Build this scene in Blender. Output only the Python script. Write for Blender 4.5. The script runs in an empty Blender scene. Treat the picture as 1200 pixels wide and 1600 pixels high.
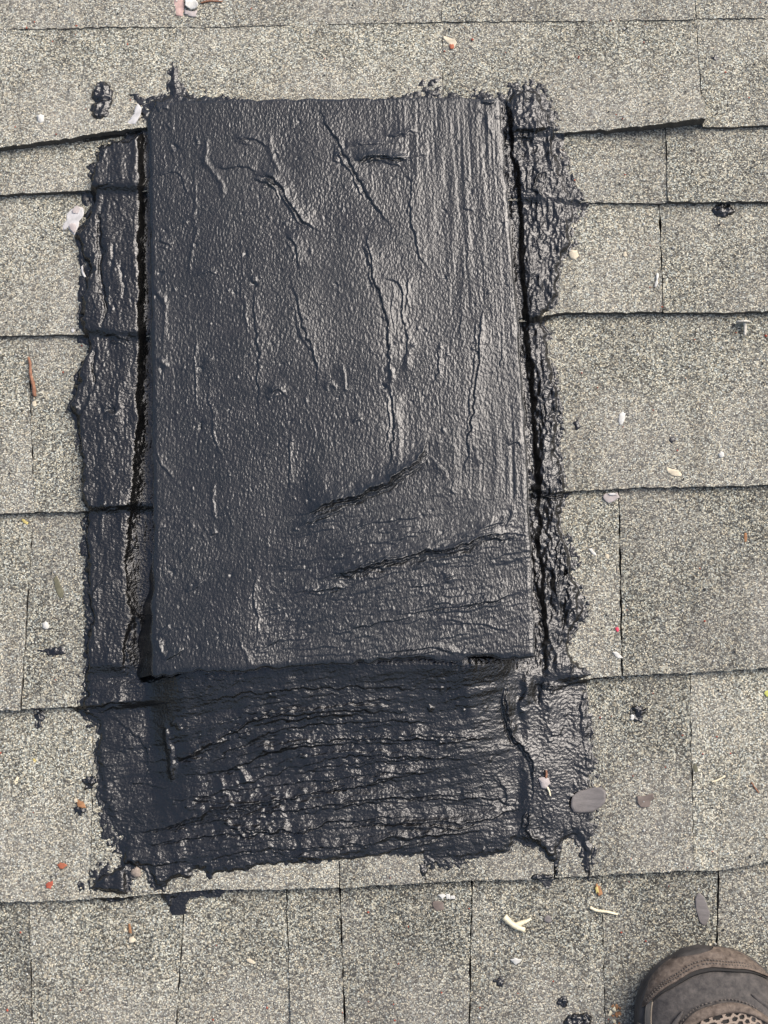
import bpy, math, random
import numpy as np
from mathutils import Vector, Matrix

# ----------------------------------------------------------------- camera, sky, sun, exposure
sc = bpy.context.scene
COL = sc.collection
RAD = math.radians
PITCH = RAD(20)                    # slope of the roof
TILT = RAD(7.2)                    # camera tilt against the roof's normal
DIST = 1.08
FPX = 2200.0                       # focal length in pixels of the 1200 x 1600 photograph
RM = Matrix.Rotation(PITCH, 4, 'X')
R3 = RM.to_3x3()
CAM = np.array([0.0, -DIST*math.sin(TILT), DIST*math.cos(TILT)])

cd = bpy.data.cameras.new('camera')
cam = bpy.data.objects.new('camera', cd)
COL.objects.link(cam)
cd.sensor_fit = 'VERTICAL'
cd.angle = 2*math.atan(800/FPX)
cd.clip_start = 0.02
cd.clip_end = 3000
cam.location = R3 @ Vector(CAM)
cam.rotation_euler = (PITCH+TILT, 0, 0)
sc.camera = cam

SUN_LOCAL = Vector((0.68, 0.58, 0.92)).normalized()   # towards the sun, in the roof's frame
SUN_W = R3 @ SUN_LOCAL
w = bpy.data.worlds.new('World')
sc.world = w
w.use_nodes = True
nt = w.node_tree
bg = nt.nodes['Background']
sky = nt.nodes.new('ShaderNodeTexSky')
sky.sky_type = 'NISHITA'
sky.sun_disc = False
sky.sun_elevation = math.asin(SUN_W.z)
sky.sun_rotation = math.atan2(SUN_W.x, SUN_W.y)
sky.dust_density = 5.0
sky.air_density = 0.95
sky.ozone_density = 0.35
nt.links.new(sky.outputs[0], bg.inputs[0])
bg.inputs[1].default_value = 0.11
sl = bpy.data.lights.new('sun', 'SUN')
sl.energy = 1.3
sl.angle = RAD(40)
sl.color = (1.0, 0.98, 0.945)
so = bpy.data.objects.new('sun', sl)
COL.objects.link(so)
so.rotation_euler = SUN_W.to_track_quat('Z', 'Y').to_euler()
so.location = (0, 0, 5)

vs = sc.view_settings
vs.view_transform = 'Standard'
vs.look = 'None'
vs.gamma = 1
vs.use_curve_mapping = False
vs.exposure = 1.2

rng = np.random.default_rng(7)
random.seed(7)

# ----------------------------------------------------------------- photograph pixel -> roof frame
ct, st = math.cos(TILT), math.sin(TILT)

def unp(u, v, z=0.0):
    """where the ray through photograph pixel (u, v) meets height z over the roof"""
    u = np.asarray(u, float); v = np.asarray(v, float)
    a = (u-600)/FPX; b = (800-v)/FPX
    dx = a; dy = b*ct+st; dz = b*st-ct
    k = (z-CAM[2])/dz
    return np.stack([CAM[0]+k*dx, CAM[1]+k*dy, np.broadcast_to(z, k.shape)+0*k], -1)

# ----------------------------------------------------------------- node helpers
def new_mat(name):
    m = bpy.data.materials.new(name)
    m.use_nodes = True
    t = m.node_tree
    p = t.nodes['Principled BSDF']
    return m, t, p

def node(t, kind, **kw):
    n = t.nodes.new(kind)
    for k, v in kw.items():
        if k.startswith('i_'):
            n.inputs[k[2:].replace('_', ' ')].default_value = v
        else:
            setattr(n, k, v)
    return n

def ramp(t, stops, interp='LINEAR'):
    r = t.nodes.new('ShaderNodeValToRGB')
    e = r.color_ramp.elements
    r.color_ramp.interpolation = interp
    while len(e) < len(stops):
        e.new(0.5)
    for q, (p, c) in zip(e, stops):
        q.position = p
        q.color = (c[0], c[1], c[2], 1) if len(c) == 3 else c
    return r

def mixc(t, fac, a, b, blend='MIX'):
    m = t.nodes.new('ShaderNodeMix')
    m.data_type = 'RGBA'
    m.blend_type = blend
    for s, val in ((0, fac), (6, a), (7, b)):
        if hasattr(val, 'links'):
            t.links.new(val, m.inputs[s])
        else:
            m.inputs[s].default_value = val if s == 0 else (*val, 1)
    return m.outputs[2]

def mathn(t, op, a, b=None, c=None):
    m = t.nodes.new('ShaderNodeMath')
    m.operation = op
    for i, val in enumerate((a, b, c)):
        if val is None: continue
        if hasattr(val, 'links'): t.links.new(val, m.inputs[i])
        else: m.inputs[i].default_value = val
    return m.outputs[0]

# ----------------------------------------------------------------- materials
def granule_material():
    m, t, p = new_mat('shingle granules')
    L = t.links.new
    tc = node(t, 'ShaderNodeTexCoord')
    info = node(t, 'ShaderNodeObjectInfo')
    # little warp so cells are not all round
    wn = node(t, 'ShaderNodeTexNoise', i_Scale=900.0, i_Detail=1.0)
    L(tc.outputs['Object'], wn.inputs['Vector'])
    off = node(t, 'ShaderNodeVectorMath', operation='MULTIPLY_ADD')
    L(wn.outputs['Color'], off.inputs[0])
    off.inputs[1].default_value = (0.0009, 0.0009, 0.0009)
    L(tc.outputs['Object'], off.inputs[2])
    vor = node(t, 'ShaderNodeTexVoronoi', i_Scale=980.0, i_Randomness=1.0)
    L(off.outputs[0], vor.inputs['Vector'])
    sep = node(t, 'ShaderNodeSeparateColor')
    L(vor.outputs['Color'], sep.inputs[0])
    # large scale drift of the blend of light and dark granules
    n1 = node(t, 'ShaderNodeTexNoise', i_Scale=16.0, i_Detail=4.0, i_Roughness=0.65)
    L(tc.outputs['Object'], n1.inputs['Vector'])
    drift = mathn(t, 'MULTIPLY_ADD', n1.outputs[0], 0.30, -0.15)
    ton = node(t, 'ShaderNodeAttribute', attribute_type='OBJECT', attribute_name='tone')
    tab = mathn(t, 'ADD', mathn(t, 'MULTIPLY_ADD', info.outputs['Random'], 0.07, -0.035), ton.outputs['Fac'])
    val = mathn(t, 'ADD', mathn(t, 'ADD', sep.outputs[0], drift), tab)
    pal = ramp(t, [(0.0, (0.042, 0.042, 0.041)), (0.14, (0.078, 0.077, 0.074)), (0.28, (0.140, 0.137, 0.128)),
                   (0.45, (0.222, 0.216, 0.195)), (0.64, (0.325, 0.314, 0.275)), (0.82, (0.44, 0.424, 0.37)), (1.0, (0.58, 0.562, 0.505)) ])
    L(val, pal.inputs[0])
    # some granules lean bluish, some tan
    hue = ramp(t, [(0.0, (0.86, 0.97, 1.06)), (0.35, (0.97, 1.0, 1.0)), (0.7, (1.0, 1.0, 0.94)), (1.0, (1.06, 0.99, 0.87))])
    L(sep.outputs[1], hue.inputs[0])
    c = mixc(t, 1.0, pal.outputs[0], hue.outputs[0], 'MULTIPLY')
    # bare asphalt between the granules
    gap = ramp(t, [(0.45, (1, 1, 1)), (0.80, (0.16, 0.155, 0.15))])
    L(vor.outputs['Distance'], gap.inputs[0])
    c = mixc(t, 0.75, c, gap.outputs[0], 'MULTIPLY')
    # rusty leaf stains
    n2 = node(t, 'ShaderNodeTexNoise', i_Scale=19.0, i_Detail=6.0, i_Roughness=0.7)
    L(tc.outputs['Object'], n2.inputs['Vector'])
    rs = ramp(t, [(0.665, (0, 0, 0)), (0.73, (1, 1, 1))])
    L(n2.outputs[0], rs.inputs[0])
    c = mixc(t, mathn(t, 'MULTIPLY', rs.outputs[0], 0.62), c, (0.16, 0.075, 0.05))
    # grey washed-out dust
    n3 = node(t, 'ShaderNodeTexNoise', i_Scale=7.0, i_Detail=5.0, i_Roughness=0.6)
    L(tc.outputs['Object'], n3.inputs['Vector'])
    ds = ramp(t, [(0.42, (0, 0, 0)), (0.75, (1, 1, 1))])
    L(n3.outputs[0], ds.inputs[0])
    c = mixc(t, mathn(t, 'MULTIPLY', ds.outputs[0], 0.45), c, (0.25, 0.235, 0.225))
    # water streaks running down the slope
    mp5 = node(t, 'ShaderNodeMapping'); mp5.inputs['Scale'].default_value = (34, 4.5, 1)
    L(tc.outputs['Object'], mp5.inputs[0])
    n5 = node(t, 'ShaderNodeTexNoise', i_Scale=1.0, i_Detail=5.0, i_Roughness=0.65)
    L(mp5.outputs[0], n5.inputs['Vector'])
    st5 = ramp(t, [(0.30, (0.70, 0.69, 0.68)), (0.56, (1.04, 1.04, 1.03))])
    L(n5.outputs[0], st5.inputs[0])
    c = mixc(t, 0.8, c, st5.outputs[0], 'MULTIPLY')
    c = mixc(t, 1.0, c, (1.05, 1.025, 0.953), 'MULTIPLY')
    L(c, p.inputs['Base Color'])
    p.inputs['Roughness'].default_value = 0.85
    p.inputs['Specular IOR Level'].default_value = 0.35
    # relief: domed granules of unequal height
    dome = mathn(t, 'SUBTRACT', 1.0, mathn(t, 'POWER', vor.outputs['Distance'], 2.0))
    hgt = mathn(t, 'MULTIPLY', dome, mathn(t, 'MULTIPLY_ADD', sep.outputs[2], 0.8, 0.5))
    b = node(t, 'ShaderNodeBump', i_Strength=1.0, i_Distance=0.0008)
    L(hgt, b.inputs['Height'])
    L(b.outputs[0], p.inputs['Normal'])
    return m

def plain(name, col, rough=0.7, var=0.25, scale=120.0, bump=0.3, bdist=0.0006, spec=0.4, col2=None, stretch=None):
    m, t, p = new_mat(name)
    L = t.links.new
    tc = node(t, 'ShaderNodeTexCoord')
    n = node(t, 'ShaderNodeTexNoise', i_Scale=scale, i_Detail=5.0, i_Roughness=0.65)
    if stretch:
        mp = node(t, 'ShaderNodeMapping')
        mp.inputs['Scale'].default_value = stretch
        L(tc.outputs['Object'], mp.inputs[0]); L(mp.outputs[0], n.inputs['Vector'])
    else:
        L(tc.outputs['Object'], n.inputs['Vector'])
    a = tuple(x*(1-var) for x in col)
    b = col2 or tuple(min(1, x*(1+var)) for x in col)
    r = ramp(t, [(0.3, a), (0.7, b)])
    L(n.outputs[0], r.inputs[0])
    L(r.outputs[0], p.inputs['Base Color'])
    p.inputs['Roughness'].default_value = rough
    p.inputs['Specular IOR Level'].default_value = spec
    bm = node(t, 'ShaderNodeBump', i_Strength=bump, i_Distance=bdist)
    L(n.outputs[0], bm.inputs['Height'])
    L(bm.outputs[0], p.inputs['Normal'])
    return m

def tar_material(name, r0, r1, base0, base1, stretch, bd):
    m, t, p = new_mat(name)
    L = t.links.new
    tc = node(t, 'ShaderNodeTexCoord')
    n1 = node(t, 'ShaderNodeTexNoise', i_Scale=14.0, i_Detail=4.0)
    L(tc.outputs['Object'], n1.inputs['Vector'])
    r = ramp(t, [(0.32, (r0,)*3), (0.68, (r1,)*3)])
    L(n1.outputs[0], r.inputs[0])
    L(r.outputs[0], p.inputs['Roughness'])
    cr = ramp(t, [(0.3, base0), (0.7, base1)])
    n2 = node(t, 'ShaderNodeTexNoise', i_Scale=60.0, i_Detail=4.0)
    L(tc.outputs['Object'], n2.inputs['Vector'])
    L(n2.outputs[0], cr.inputs[0])
    L(cr.outputs[0], p.inputs['Base Color'])
    p.inputs['Specular IOR Level'].default_value = 0.62
    n3 = node(t, 'ShaderNodeTexNoise', i_Scale=640.0, i_Detail=1.6, i_Roughness=0.55)
    mp = node(t, 'ShaderNodeMapping')
    mp.inputs['Scale'].default_value = stretch
    L(tc.outputs['Object'], mp.inputs[0]); L(mp.outputs[0], n3.inputs['Vector'])
    n4 = node(t, 'ShaderNodeTexNoise', i_Scale=28.0, i_Detail=3.0, i_Roughness=0.6)
    L(tc.outputs['Object'], n4.inputs['Vector'])
    br = ramp(t, [(0.34, (0.60, 0.60, 0.60)), (0.64, (1, 1, 1))])
    L(n4.outputs[0], br.inputs[0])
    b = node(t, 'ShaderNodeBump', i_Strength=1.0, i_Distance=bd)
    L(br.outputs[0], b.inputs['Strength'])
    L(n3.outputs[0], b.inputs['Height'])
    L(b.outputs[0], p.inputs['Normal'])
    return m

M_GRAN = granule_material()
M_EDGE = plain('cut shingle edge', (0.075, 0.068, 0.057), 0.9, 0.7, 500, 0.8, 0.001, stretch=(1, 1, 6))
M_FELT = plain('roofing felt', (0.02, 0.02, 0.02), 0.9)
M_TAR = tar_material('wet roofing tar with painted shade', 0.20, 0.33, (0.0050, 0.0049, 0.0048), (0.0085, 0.0083, 0.0080), (0.75, 1.0, 1.0), 0.0008)  # darker, warmer than the vent's tar: shade from blocked sky put in base colour
M_TARV = tar_material('tar on the vent', 0.20, 0.34, (0.0065, 0.0076, 0.0080), (0.0100, 0.0101, 0.0106), (1.0, 0.6, 1.0), 0.00062)

# ----------------------------------------------------------------- object helpers
def mesh_from(name, verts, faces, mats, smooth=True, mat_idx=None):
    me = bpy.data.meshes.new(name)
    verts = np.asarray(verts, np.float32)
    if isinstance(faces, np.ndarray):
        nf, k = faces.shape
        me.vertices.add(len(verts)); me.vertices.foreach_set('co', verts.ravel())
        me.loops.add(nf*k); me.loops.foreach_set('vertex_index', faces.astype(np.int32).ravel())
        me.polygons.add(nf)
        me.polygons.foreach_set('loop_start', np.arange(0, nf*k, k, dtype=np.int32))
        me.polygons.foreach_set('loop_total', np.full(nf, k, np.int32))
    else:
        me.from_pydata([tuple(map(float, q)) for q in verts], [], [tuple(map(int, f)) for f in faces])
    for m in mats: me.materials.append(m)
    if mat_idx is not None:
        me.polygons.foreach_set('material_index', np.asarray(mat_idx, np.int32))
    me.polygons.foreach_set('use_smooth', np.full(len(me.polygons), smooth))
    me.update(calc_edges=True)
    me.validate()
    return me

def link_top(o, base):
    """a top-level object whose data is in the roof's frame, measured from base"""
    o.matrix_world = Matrix.Translation(R3 @ Vector(base)) @ RM

def tag(o, label=None, cat=None, group=None, kind=None):
    for k, v in (('label', label), ('category', cat), ('group', group), ('kind', kind)):
        if v: o[k] = v
    return o

def top_mesh(name, verts, faces, mats, base, smooth=True, mat_idx=None, **tags):
    base = np.asarray(base, float)
    me = mesh_from(name, np.asarray(verts)-base, faces, mats, smooth, mat_idx)
    o = bpy.data.objects.new(name, me)
    COL.objects.link(o)
    link_top(o, base)
    return tag(o, **tags)

def top_empty(name, base, **tags):
    o = bpy.data.objects.new(name, None)
    o.empty_display_size = 0.05
    COL.objects.link(o)
    link_top(o, base)
    o['base'] = [float(x) for x in base]
    return tag(o, **tags)

def child(name, parent, verts, faces, mats, base, smooth=True, mat_idx=None):
    """base: the parent's base in the roof's frame"""
    me = mesh_from(name, np.asarray(verts)-np.asarray(base, float), faces, mats, smooth, mat_idx)
    o = bpy.data.objects.new(name, me)
    COL.objects.link(o)
    o.parent = parent
    return o

# ----------------------------------------------------------------- noise and strokes on grids
def fnoise(shape, sv, su, ang=0.0, band=False, seed=None):
    """smooth random field, unit variance; sv, su = blur lengths along rows and columns in cells, turned by ang degrees"""
    g = rng if seed is None else np.random.default_rng(seed)
    ny, nx = shape
    py, px = ny+64, nx+64
    f = np.fft.rfft2(g.standard_normal((py, px)))
    ky = np.fft.fftfreq(py)[:, None]; kx = np.fft.rfftfreq(px)[None, :]
    a = RAD(ang)
    k1 = kx*math.cos(a)+ky*math.sin(a); k2 = -kx*math.sin(a)+ky*math.cos(a)
    e = np.exp(-2*math.pi**2*((k1*su)**2+(k2*sv)**2))
    if band:
        e = e-np.exp(-2*math.pi**2*((k1*su*2.2)**2+(k2*sv*2.2)**2))
    r = np.fft.irfft2(f*e, (py, px))[:ny, :nx]
    return (r-r.mean())/(r.std()+1e-12)

KS = 1.7/1.25
def gn(shape, sv, su, ang=0.0, band=False):
    return fnoise(shape, sv*KS, su*KS, ang, band)

def sstep(x, a, b):
    x = np.clip((x-a)/(b-a), 0, 1)
    return x*x*(3-2*x)

def poly_sdf(U, V, P):
    """signed distance in pixels, positive inside"""
    P = np.asarray(P, float)
    Q = np.roll(P, -1, 0)
    d2 = np.full(U.shape, 1e18)
    ins = np.zeros(U.shape, bool)
    for (x0, y0), (x1, y1) in zip(P, Q):
        ex, ey = x1-x0, y1-y0
        t = np.clip(((U-x0)*ex+(V-y0)*ey)/(ex*ex+ey*ey+1e-9), 0, 1)
        d2 = np.minimum(d2, (U-x0-t*ex)**2+(V-y0-t*ey)**2)
        if y0 != y1:
            c = (y0 > V) != (y1 > V)
            ins ^= c & (U < (x1-x0)*(V-y0)/(y1-y0)+x0)
    return np.where(ins, 1, -1)*np.sqrt(d2)

def smooth_line(pts, n=4):
    """Catmull-Rom through the points"""
    P = np.asarray(pts, float)
    if len(P) < 3: return P
    E = np.vstack([2*P[0]-P[1], P, 2*P[-1]-P[-2]])
    out = []
    for i in range(1, len(E)-2):
        p0, p1, p2, p3 = E[i-1:i+3]
        for t in np.linspace(0, 1, n, endpoint=False):
            out.append(0.5*((2*p1)+(-p0+p2)*t+(2*p0-5*p1+4*p2-p3)*t*t+(-p0+3*p1-3*p2+p3)*t**3))
    out.append(P[-1])
    return np.array(out)

def stroke(H, U, V, pts, amp, width, side=None, edge=1.3, wob=None, taper=0.22):
    """add (in mm) a ledge raised on the side the vector points to, or a ridge / groove if side is None"""
    P = smooth_line(pts)
    pad = width*3.2+6
    lo = P.min(0)-pad; hi = P.max(0)+pad
    sel = (U > lo[0]) & (U < hi[0]) & (V > lo[1]) & (V < hi[1])
    if not sel.any(): return
    u = U[sel]; v = V[sel]
    if wob is not None:
        u = u+wob[0][sel]; v = v+wob[1][sel]
    seg = np.sqrt(((P[1:]-P[:-1])**2).sum(1)); cum = np.r_[0, np.cumsum(seg)]; Lt = cum[-1]
    best = np.full(u.shape, 1e18); sd = np.zeros(u.shape); al = np.zeros(u.shape); ov = np.zeros(u.shape)
    for i in range(len(seg)):
        ex, ey = (P[i+1]-P[i])/(seg[i]+1e-9)
        tt = (u-P[i, 0])*ex+(v-P[i, 1])*ey
        tc = np.clip(tt, 0, seg[i])
        dx = u-P[i, 0]-tc*ex; dy = v-P[i, 1]-tc*ey
        d2 = dx*dx+dy*dy
        nx, ny = -ey, ex
        if side is not None and nx*side[0]+ny*side[1] < 0: nx, ny = -nx, -ny
        k = d2 < best
        best[k] = d2[k]; sd[k] = (dx*nx+dy*ny)[k]; al[k] = cum[i]+tc[k]; ov[k] = ((np.abs(tt-tc) if len(seg) == 1 else np.clip(-tt, 0, None) if i == 0 else np.clip(tt-seg[i], 0, None) if i == len(seg)-1 else 0*tt))[k]
    d = np.sqrt(best)
    tp = sstep(al/Lt, 0, taper)*sstep(1-al/Lt, 0, taper)*0.9+0.1
    tp = tp*np.exp(-(ov/(width*0.6+1))**2)
    if side is None:
        H[sel] += amp*tp*np.exp(-(d/width)**2)
    else:
        s = np.sign(sd)*d
        up = sstep(s, -edge*0.5, edge*0.5)*np.exp(-np.clip(s, 0, None)/width)
        dn = -0.35*np.exp(-np.clip(-s, 0, None)/(width*0.5))*(1-sstep(s, -edge*0.5, edge*0.5))
        H[sel] += amp*tp*(up+dn)

def echo(lst, n0):
    for pts, amp, wd, sd_ in list(lst[:n0]):
        if amp >= 1.15 and sd_ is not None:      # torn, doubled edges
            Pp = smooth_line(pts, 4)
            for rpt in range(2 if amp < 2 else 4):
                ln = max(3, int(len(Pp)*rng.uniform(0.25, 0.7))); b = int(rng.integers(0, max(1, len(Pp)-ln)))
                o = -np.array(sd_, float)*rng.uniform(2.5, 10)
                lst.append(((Pp[b:b+ln]+o)[::2] if ln > 5 else Pp[b:b+ln]+o, amp*rng.uniform(0.3, 0.6), rng.uniform(2.5, 7), sd_))

# ----------------------------------------------------------------- courses of shingles
# bottom edge of every course as a line of photograph pixels
ROWS = [
    ('r', [(-900, -960), (2100, -985)]),
    ('s', [(-900, -790), (2100, -815)]),
    ('t', [(-900, -610), (2100, -632)]),
    ('o', [(-900, -420), (2100, -440)]),
    ('p', [(-900, -200), (2100, -225)]),
    ('z', [(-900, 64), (0, 47), (300, 43), (700, 36), (1200, 30), (2100, 12)]),
    ('a', [(-900, 285), (-400, 262), (0, 238), (120, 224), (225, 207), (500, 205), (795, 215), (870, 211), (950, 209), (1095.9, 198), (1096.1, 203), (1200, 199), (2100, 175)]),
    ('b', [(-900, 335), (0, 307), (160, 302), (500, 310), (890, 319), (1000, 320), (1200, 318), (2100, 300)]),
    ('c', [(-900, 560), (0, 528), (145, 524), (215, 530), (500, 512), (800, 508), (840, 503), (855, 496), (880, 491), (1000, 491), (1200, 490), (2100, 470)]),
    ('d', [(-900, 825), (0, 803), (140, 800), (235, 796), (835, 770), (900, 768), (1000, 763), (1200, 760), (2100, 735)]),
    ('e', [(-900, 1135), (0, 1109), (130, 1105), (200, 1101), (905, 1062), (960, 1057), (1060, 1052), (1200, 1043), (2100, 1010)]),
    ('f', [(-900, 1440), (0, 1408), (140, 1403), (265, 1394), (330, 1388), (530, 1386), (665, 1377), (860, 1372), (920, 1366), (1060, 1360), (1130, 1357), (1200, 1344), (2100, 1315)]),
    ('g', [(-900, 1730), (0, 1700), (1200, 1640), (2100, 1600)]),
    ('h', [(-900, 2030), (0, 2000), (1200, 1950), (2100, 1910)]),
    ('i', [(-900, 2330), (0, 2300), (1200, 2250), (2100, 2210)]),
]
TUCK = 60.0
ZT, ZB = -0.0012, 0.0048
ROWZ = {'z': 0.0012, 'b': 0.0040}
ROWZB = [ROWZ.get(r[0], ZB) for r in ROWS]

def bot(i, u):
    if i < 0:
        return bot(0, u)-260
    P = ROWS[i][1]
    return np.interp(u, [p[0] for p in P], [p[1] for p in P])

def lift(i, u, t):
    """curled lower edges (metres)"""
    z = 0*u
    if ROWS[i][0] == 'a':
        z = z+0.013*np.clip((u-880)/212, 0, 1)*(u < 1096)*sstep(t, 0.72, 1.0)
        z = z+0.0055*(1-sstep(u, 240, 420))*sstep(t, 0.7, 1.0)
    return z

OFFS = {}
def tab_off(i, u):
    z = 0*u
    for a, b, o in OFFS.get(i, []):
        z = np.where((u >= a) & (u < b), o, z)
    return z

def roof_h(U, V):
    """height of the bare shingles at photograph pixels"""
    Z = np.full(U.shape, 0.0)
    done = np.zeros(U.shape, bool)
    for i in range(len(ROWS)):
        b = bot(i, U); a = bot(i-1, U)-TUCK
        t = np.clip((V-a)/(b-a), 0, 1)
        k = (~done) & (V <= b)
        z = ZT+(ROWZB[i]-ZT)*t+lift(i, U, t)+tab_off(i, U)*t
        Z[k] = z[k]
        done |= k
    return Z

# joints: (u at the top of the exposed face, u at the bottom, gap px)
JOINTS = {
    'o': [], 'p': [], 'r': [], 's': [], 't': [],
    'z': [(-210, -212, 1), (275, 274, .8), (690, 690, .8), (1087, 1087, .8), (1420, 1425, 2)],
    'a': [(-120, -122, 1), (276, 275, .6), (691, 691, .6), (1088, 1096, 1), (1480, 1490, 2)],
    'b': [(-300, -302, 2), (430, 432, 2), (1040, 1041, .6), (1500, 1505, 2)],
    'c': [(-260, -265, 2), (470, 472, 2), (1030, 1034, 3.0), (1450, 1455, 3)],
    'd': [(-330, -335, 2), (44, 57, 1.2), (560, 560, 2), (1330, 1335, 2)],
    'e': [(-280, -285, 2), (52, 36, 1.6), (480, 478, 2), (967, 970, 3.4), (1390, 1395, 2)],
    'f': [(-220, -225, 2), (146, 144, 1.2), (530, 531, 2.2), (663, 662, 2.4), (866, 865, 3), (917, 919, 2.6), (1078, 1082, 1.2), (1400, 1405, 2)],
    'g': [(-240, -250, 2), (46, 56, 1.4), (289, 272, 2.0), (447, 458, 1.4), (531, 542, 2.8), (738, 731, 3.0), (940, 945, .8), (1123, 1112, 3.4), (1500, 1500, 2)],
    'h': [], 'i': [],
}
deck_c = unp([-2200, 3200, 3200, -2200], [-1400, -1400, 3400, 3400], -0.012)
roof = top_mesh('roof', deck_c, np.array([[3, 2, 1, 0]]), [M_FELT], (0, 0, 0), smooth=False, kind='structure')

def make_shingle(i, L, Rt, off, step, tone=0.0):
    """one tab between two joints (each a pair u top / u bottom), off = own small height offset"""
    uL0, uL1, gL = L; uR0, uR1, gR = Rt
    gL, gR = gL*0.75, gR*0.75
    wpx = (uR0-uL0); hpx = float(np.mean(bot(i, np.array([uL1, uR1]))-bot(i-1, np.array([uL0, uR0]))))+TUCK
    nx = max(2, int(abs(wpx)/step)+1); ny = max(2, int(hpx/step)+1)
    t = np.linspace(0, 1, ny)[:, None]*np.ones((1, nx)); s = np.ones((ny, 1))*np.linspace(0, 1, nx)[None, :]
    te = np.clip((t*hpx-TUCK)/(hpx-TUCK), -0.3, 1)
    ul = uL0+(uL1-uL0)*te+gL/2; ur = uR0+(uR1-uR0)*te-gR/2
    jl = fnoise((ny, 1), 2.0, 1)[:, :1]*0.6 if ny > 8 else 0
    jr = fnoise((ny, 1), 1.2, 1)[:, :1]*0.6 if ny > 8 else 0
    U = (ul+jl)+((ur+jr)-(ul+jl))*s
    um = np.clip(U, uL1+0.4, uR1-0.4) if ROWS[i][0] == 'a' else U
    a = bot(i-1, U)-TUCK; b = bot(i, um)
    V = a+(b-a)*t
    if nx > 8:
        j = fnoise((1, nx), 1, 0.8)[0]*0.6+fnoise((1, nx), 1, 14)[0]*0.5
        V = V+j[None, :]*sstep(t, 0.94, 1.0)
    Z = ZT+(ROWZB[i]-ZT)*t+lift(i, um, t)+off*t
    if nx > 8:
        Z = Z+fnoise((ny, nx), 10, 10)*0.00035*t+fnoise((ny, nx), 0.9, 0.9)*0.00016
        # corners worn a touch lower
    P = unp(U, V, 0.0); P[..., 2] = Z
    n = ny*nx
    idx = np.arange(n).reshape(ny, nx)
    quads = np.stack([idx[1:, :-1], idx[1:, 1:], idx[:-1, 1:], idx[:-1, :-1]], -1).reshape(-1, 4)
    loop = np.r_[idx[0, :], idx[1:, -1], idx[-1, -2::-1], idx[-2:0:-1, 0]]
    th = 0.0062
    rim = P.reshape(-1, 3)[loop].copy(); rim2 = rim.copy()
    rim2[:, 2] -= th+(0.5*lift(i, um, t).ravel()[loop] if nx > 8 else 0)
    m = len(loop)
    V2 = np.vstack([P.reshape(-1, 3), rim, rim2])
    k = np.arange(m); k2 = (k+1) % m
    skirt = np.stack([n+k, n+k2, n+m+k2, n+m+k], -1)[:, ::-1]
    F = np.vstack([quads, skirt])
    mi = np.r_[np.zeros(len(quads), int), np.ones(len(skirt), int)]
    c = P.reshape(-1, 3).mean(0); c[2] = 0
    me = mesh_from('shingle', V2-c, F, [M_GRAN, M_EDGE], True, mi)
    o = bpy.data.objects.new('shingle', me)
    COL.objects.link(o)
    o.parent = roof
    o.location = c
    o['tone'] = tone

for i, (nm, _) in enumerate(ROWS):
    js = list(JOINTS[nm])
    if len(js) < 3:
        x = -1100+random.random()*200
        while x < 2000:
            js.append((x, x+random.uniform(-6, 6), 2)); x += random.uniform(200, 420)
    js = sorted(js)
    lo, hi = js[0][0], js[-1][0]
    while lo > -1150:
        lo -= random.uniform(240, 380); js.insert(0, (lo, lo, 2))
    while hi < 2350:
        hi += random.uniform(240, 380); js.append((hi, hi, 2))
    for q in range(len(js)-1):
        mid = (js[q][0]+js[q+1][0])/2
        inside = js[q+1][0] > -40 and js[q][0] < 1240 and 3 <= i <= 12
        off = random.choice([0.0, 0.0009, 0.0018])*(1 if nm not in 'za' else 0.4)
        OFFS.setdefault(i, []).append((js[q][1], js[q+1][1], off))
        tone = {'z': 0.05, 'a': 0.05, 'b': 0.02, 'c': 0.03, 'd': 0.01, 'e': 0.03, 'f': 0.02, 'g': -0.05}.get(nm, 0)+random.uniform(-0.075, 0.075)
        if nm == 'e' and 900 < js[q][0] < 1000: tone = -0.09
        make_shingle(i, js[q], js[q+1], off, 3.2 if inside else 40.0, tone)

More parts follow.
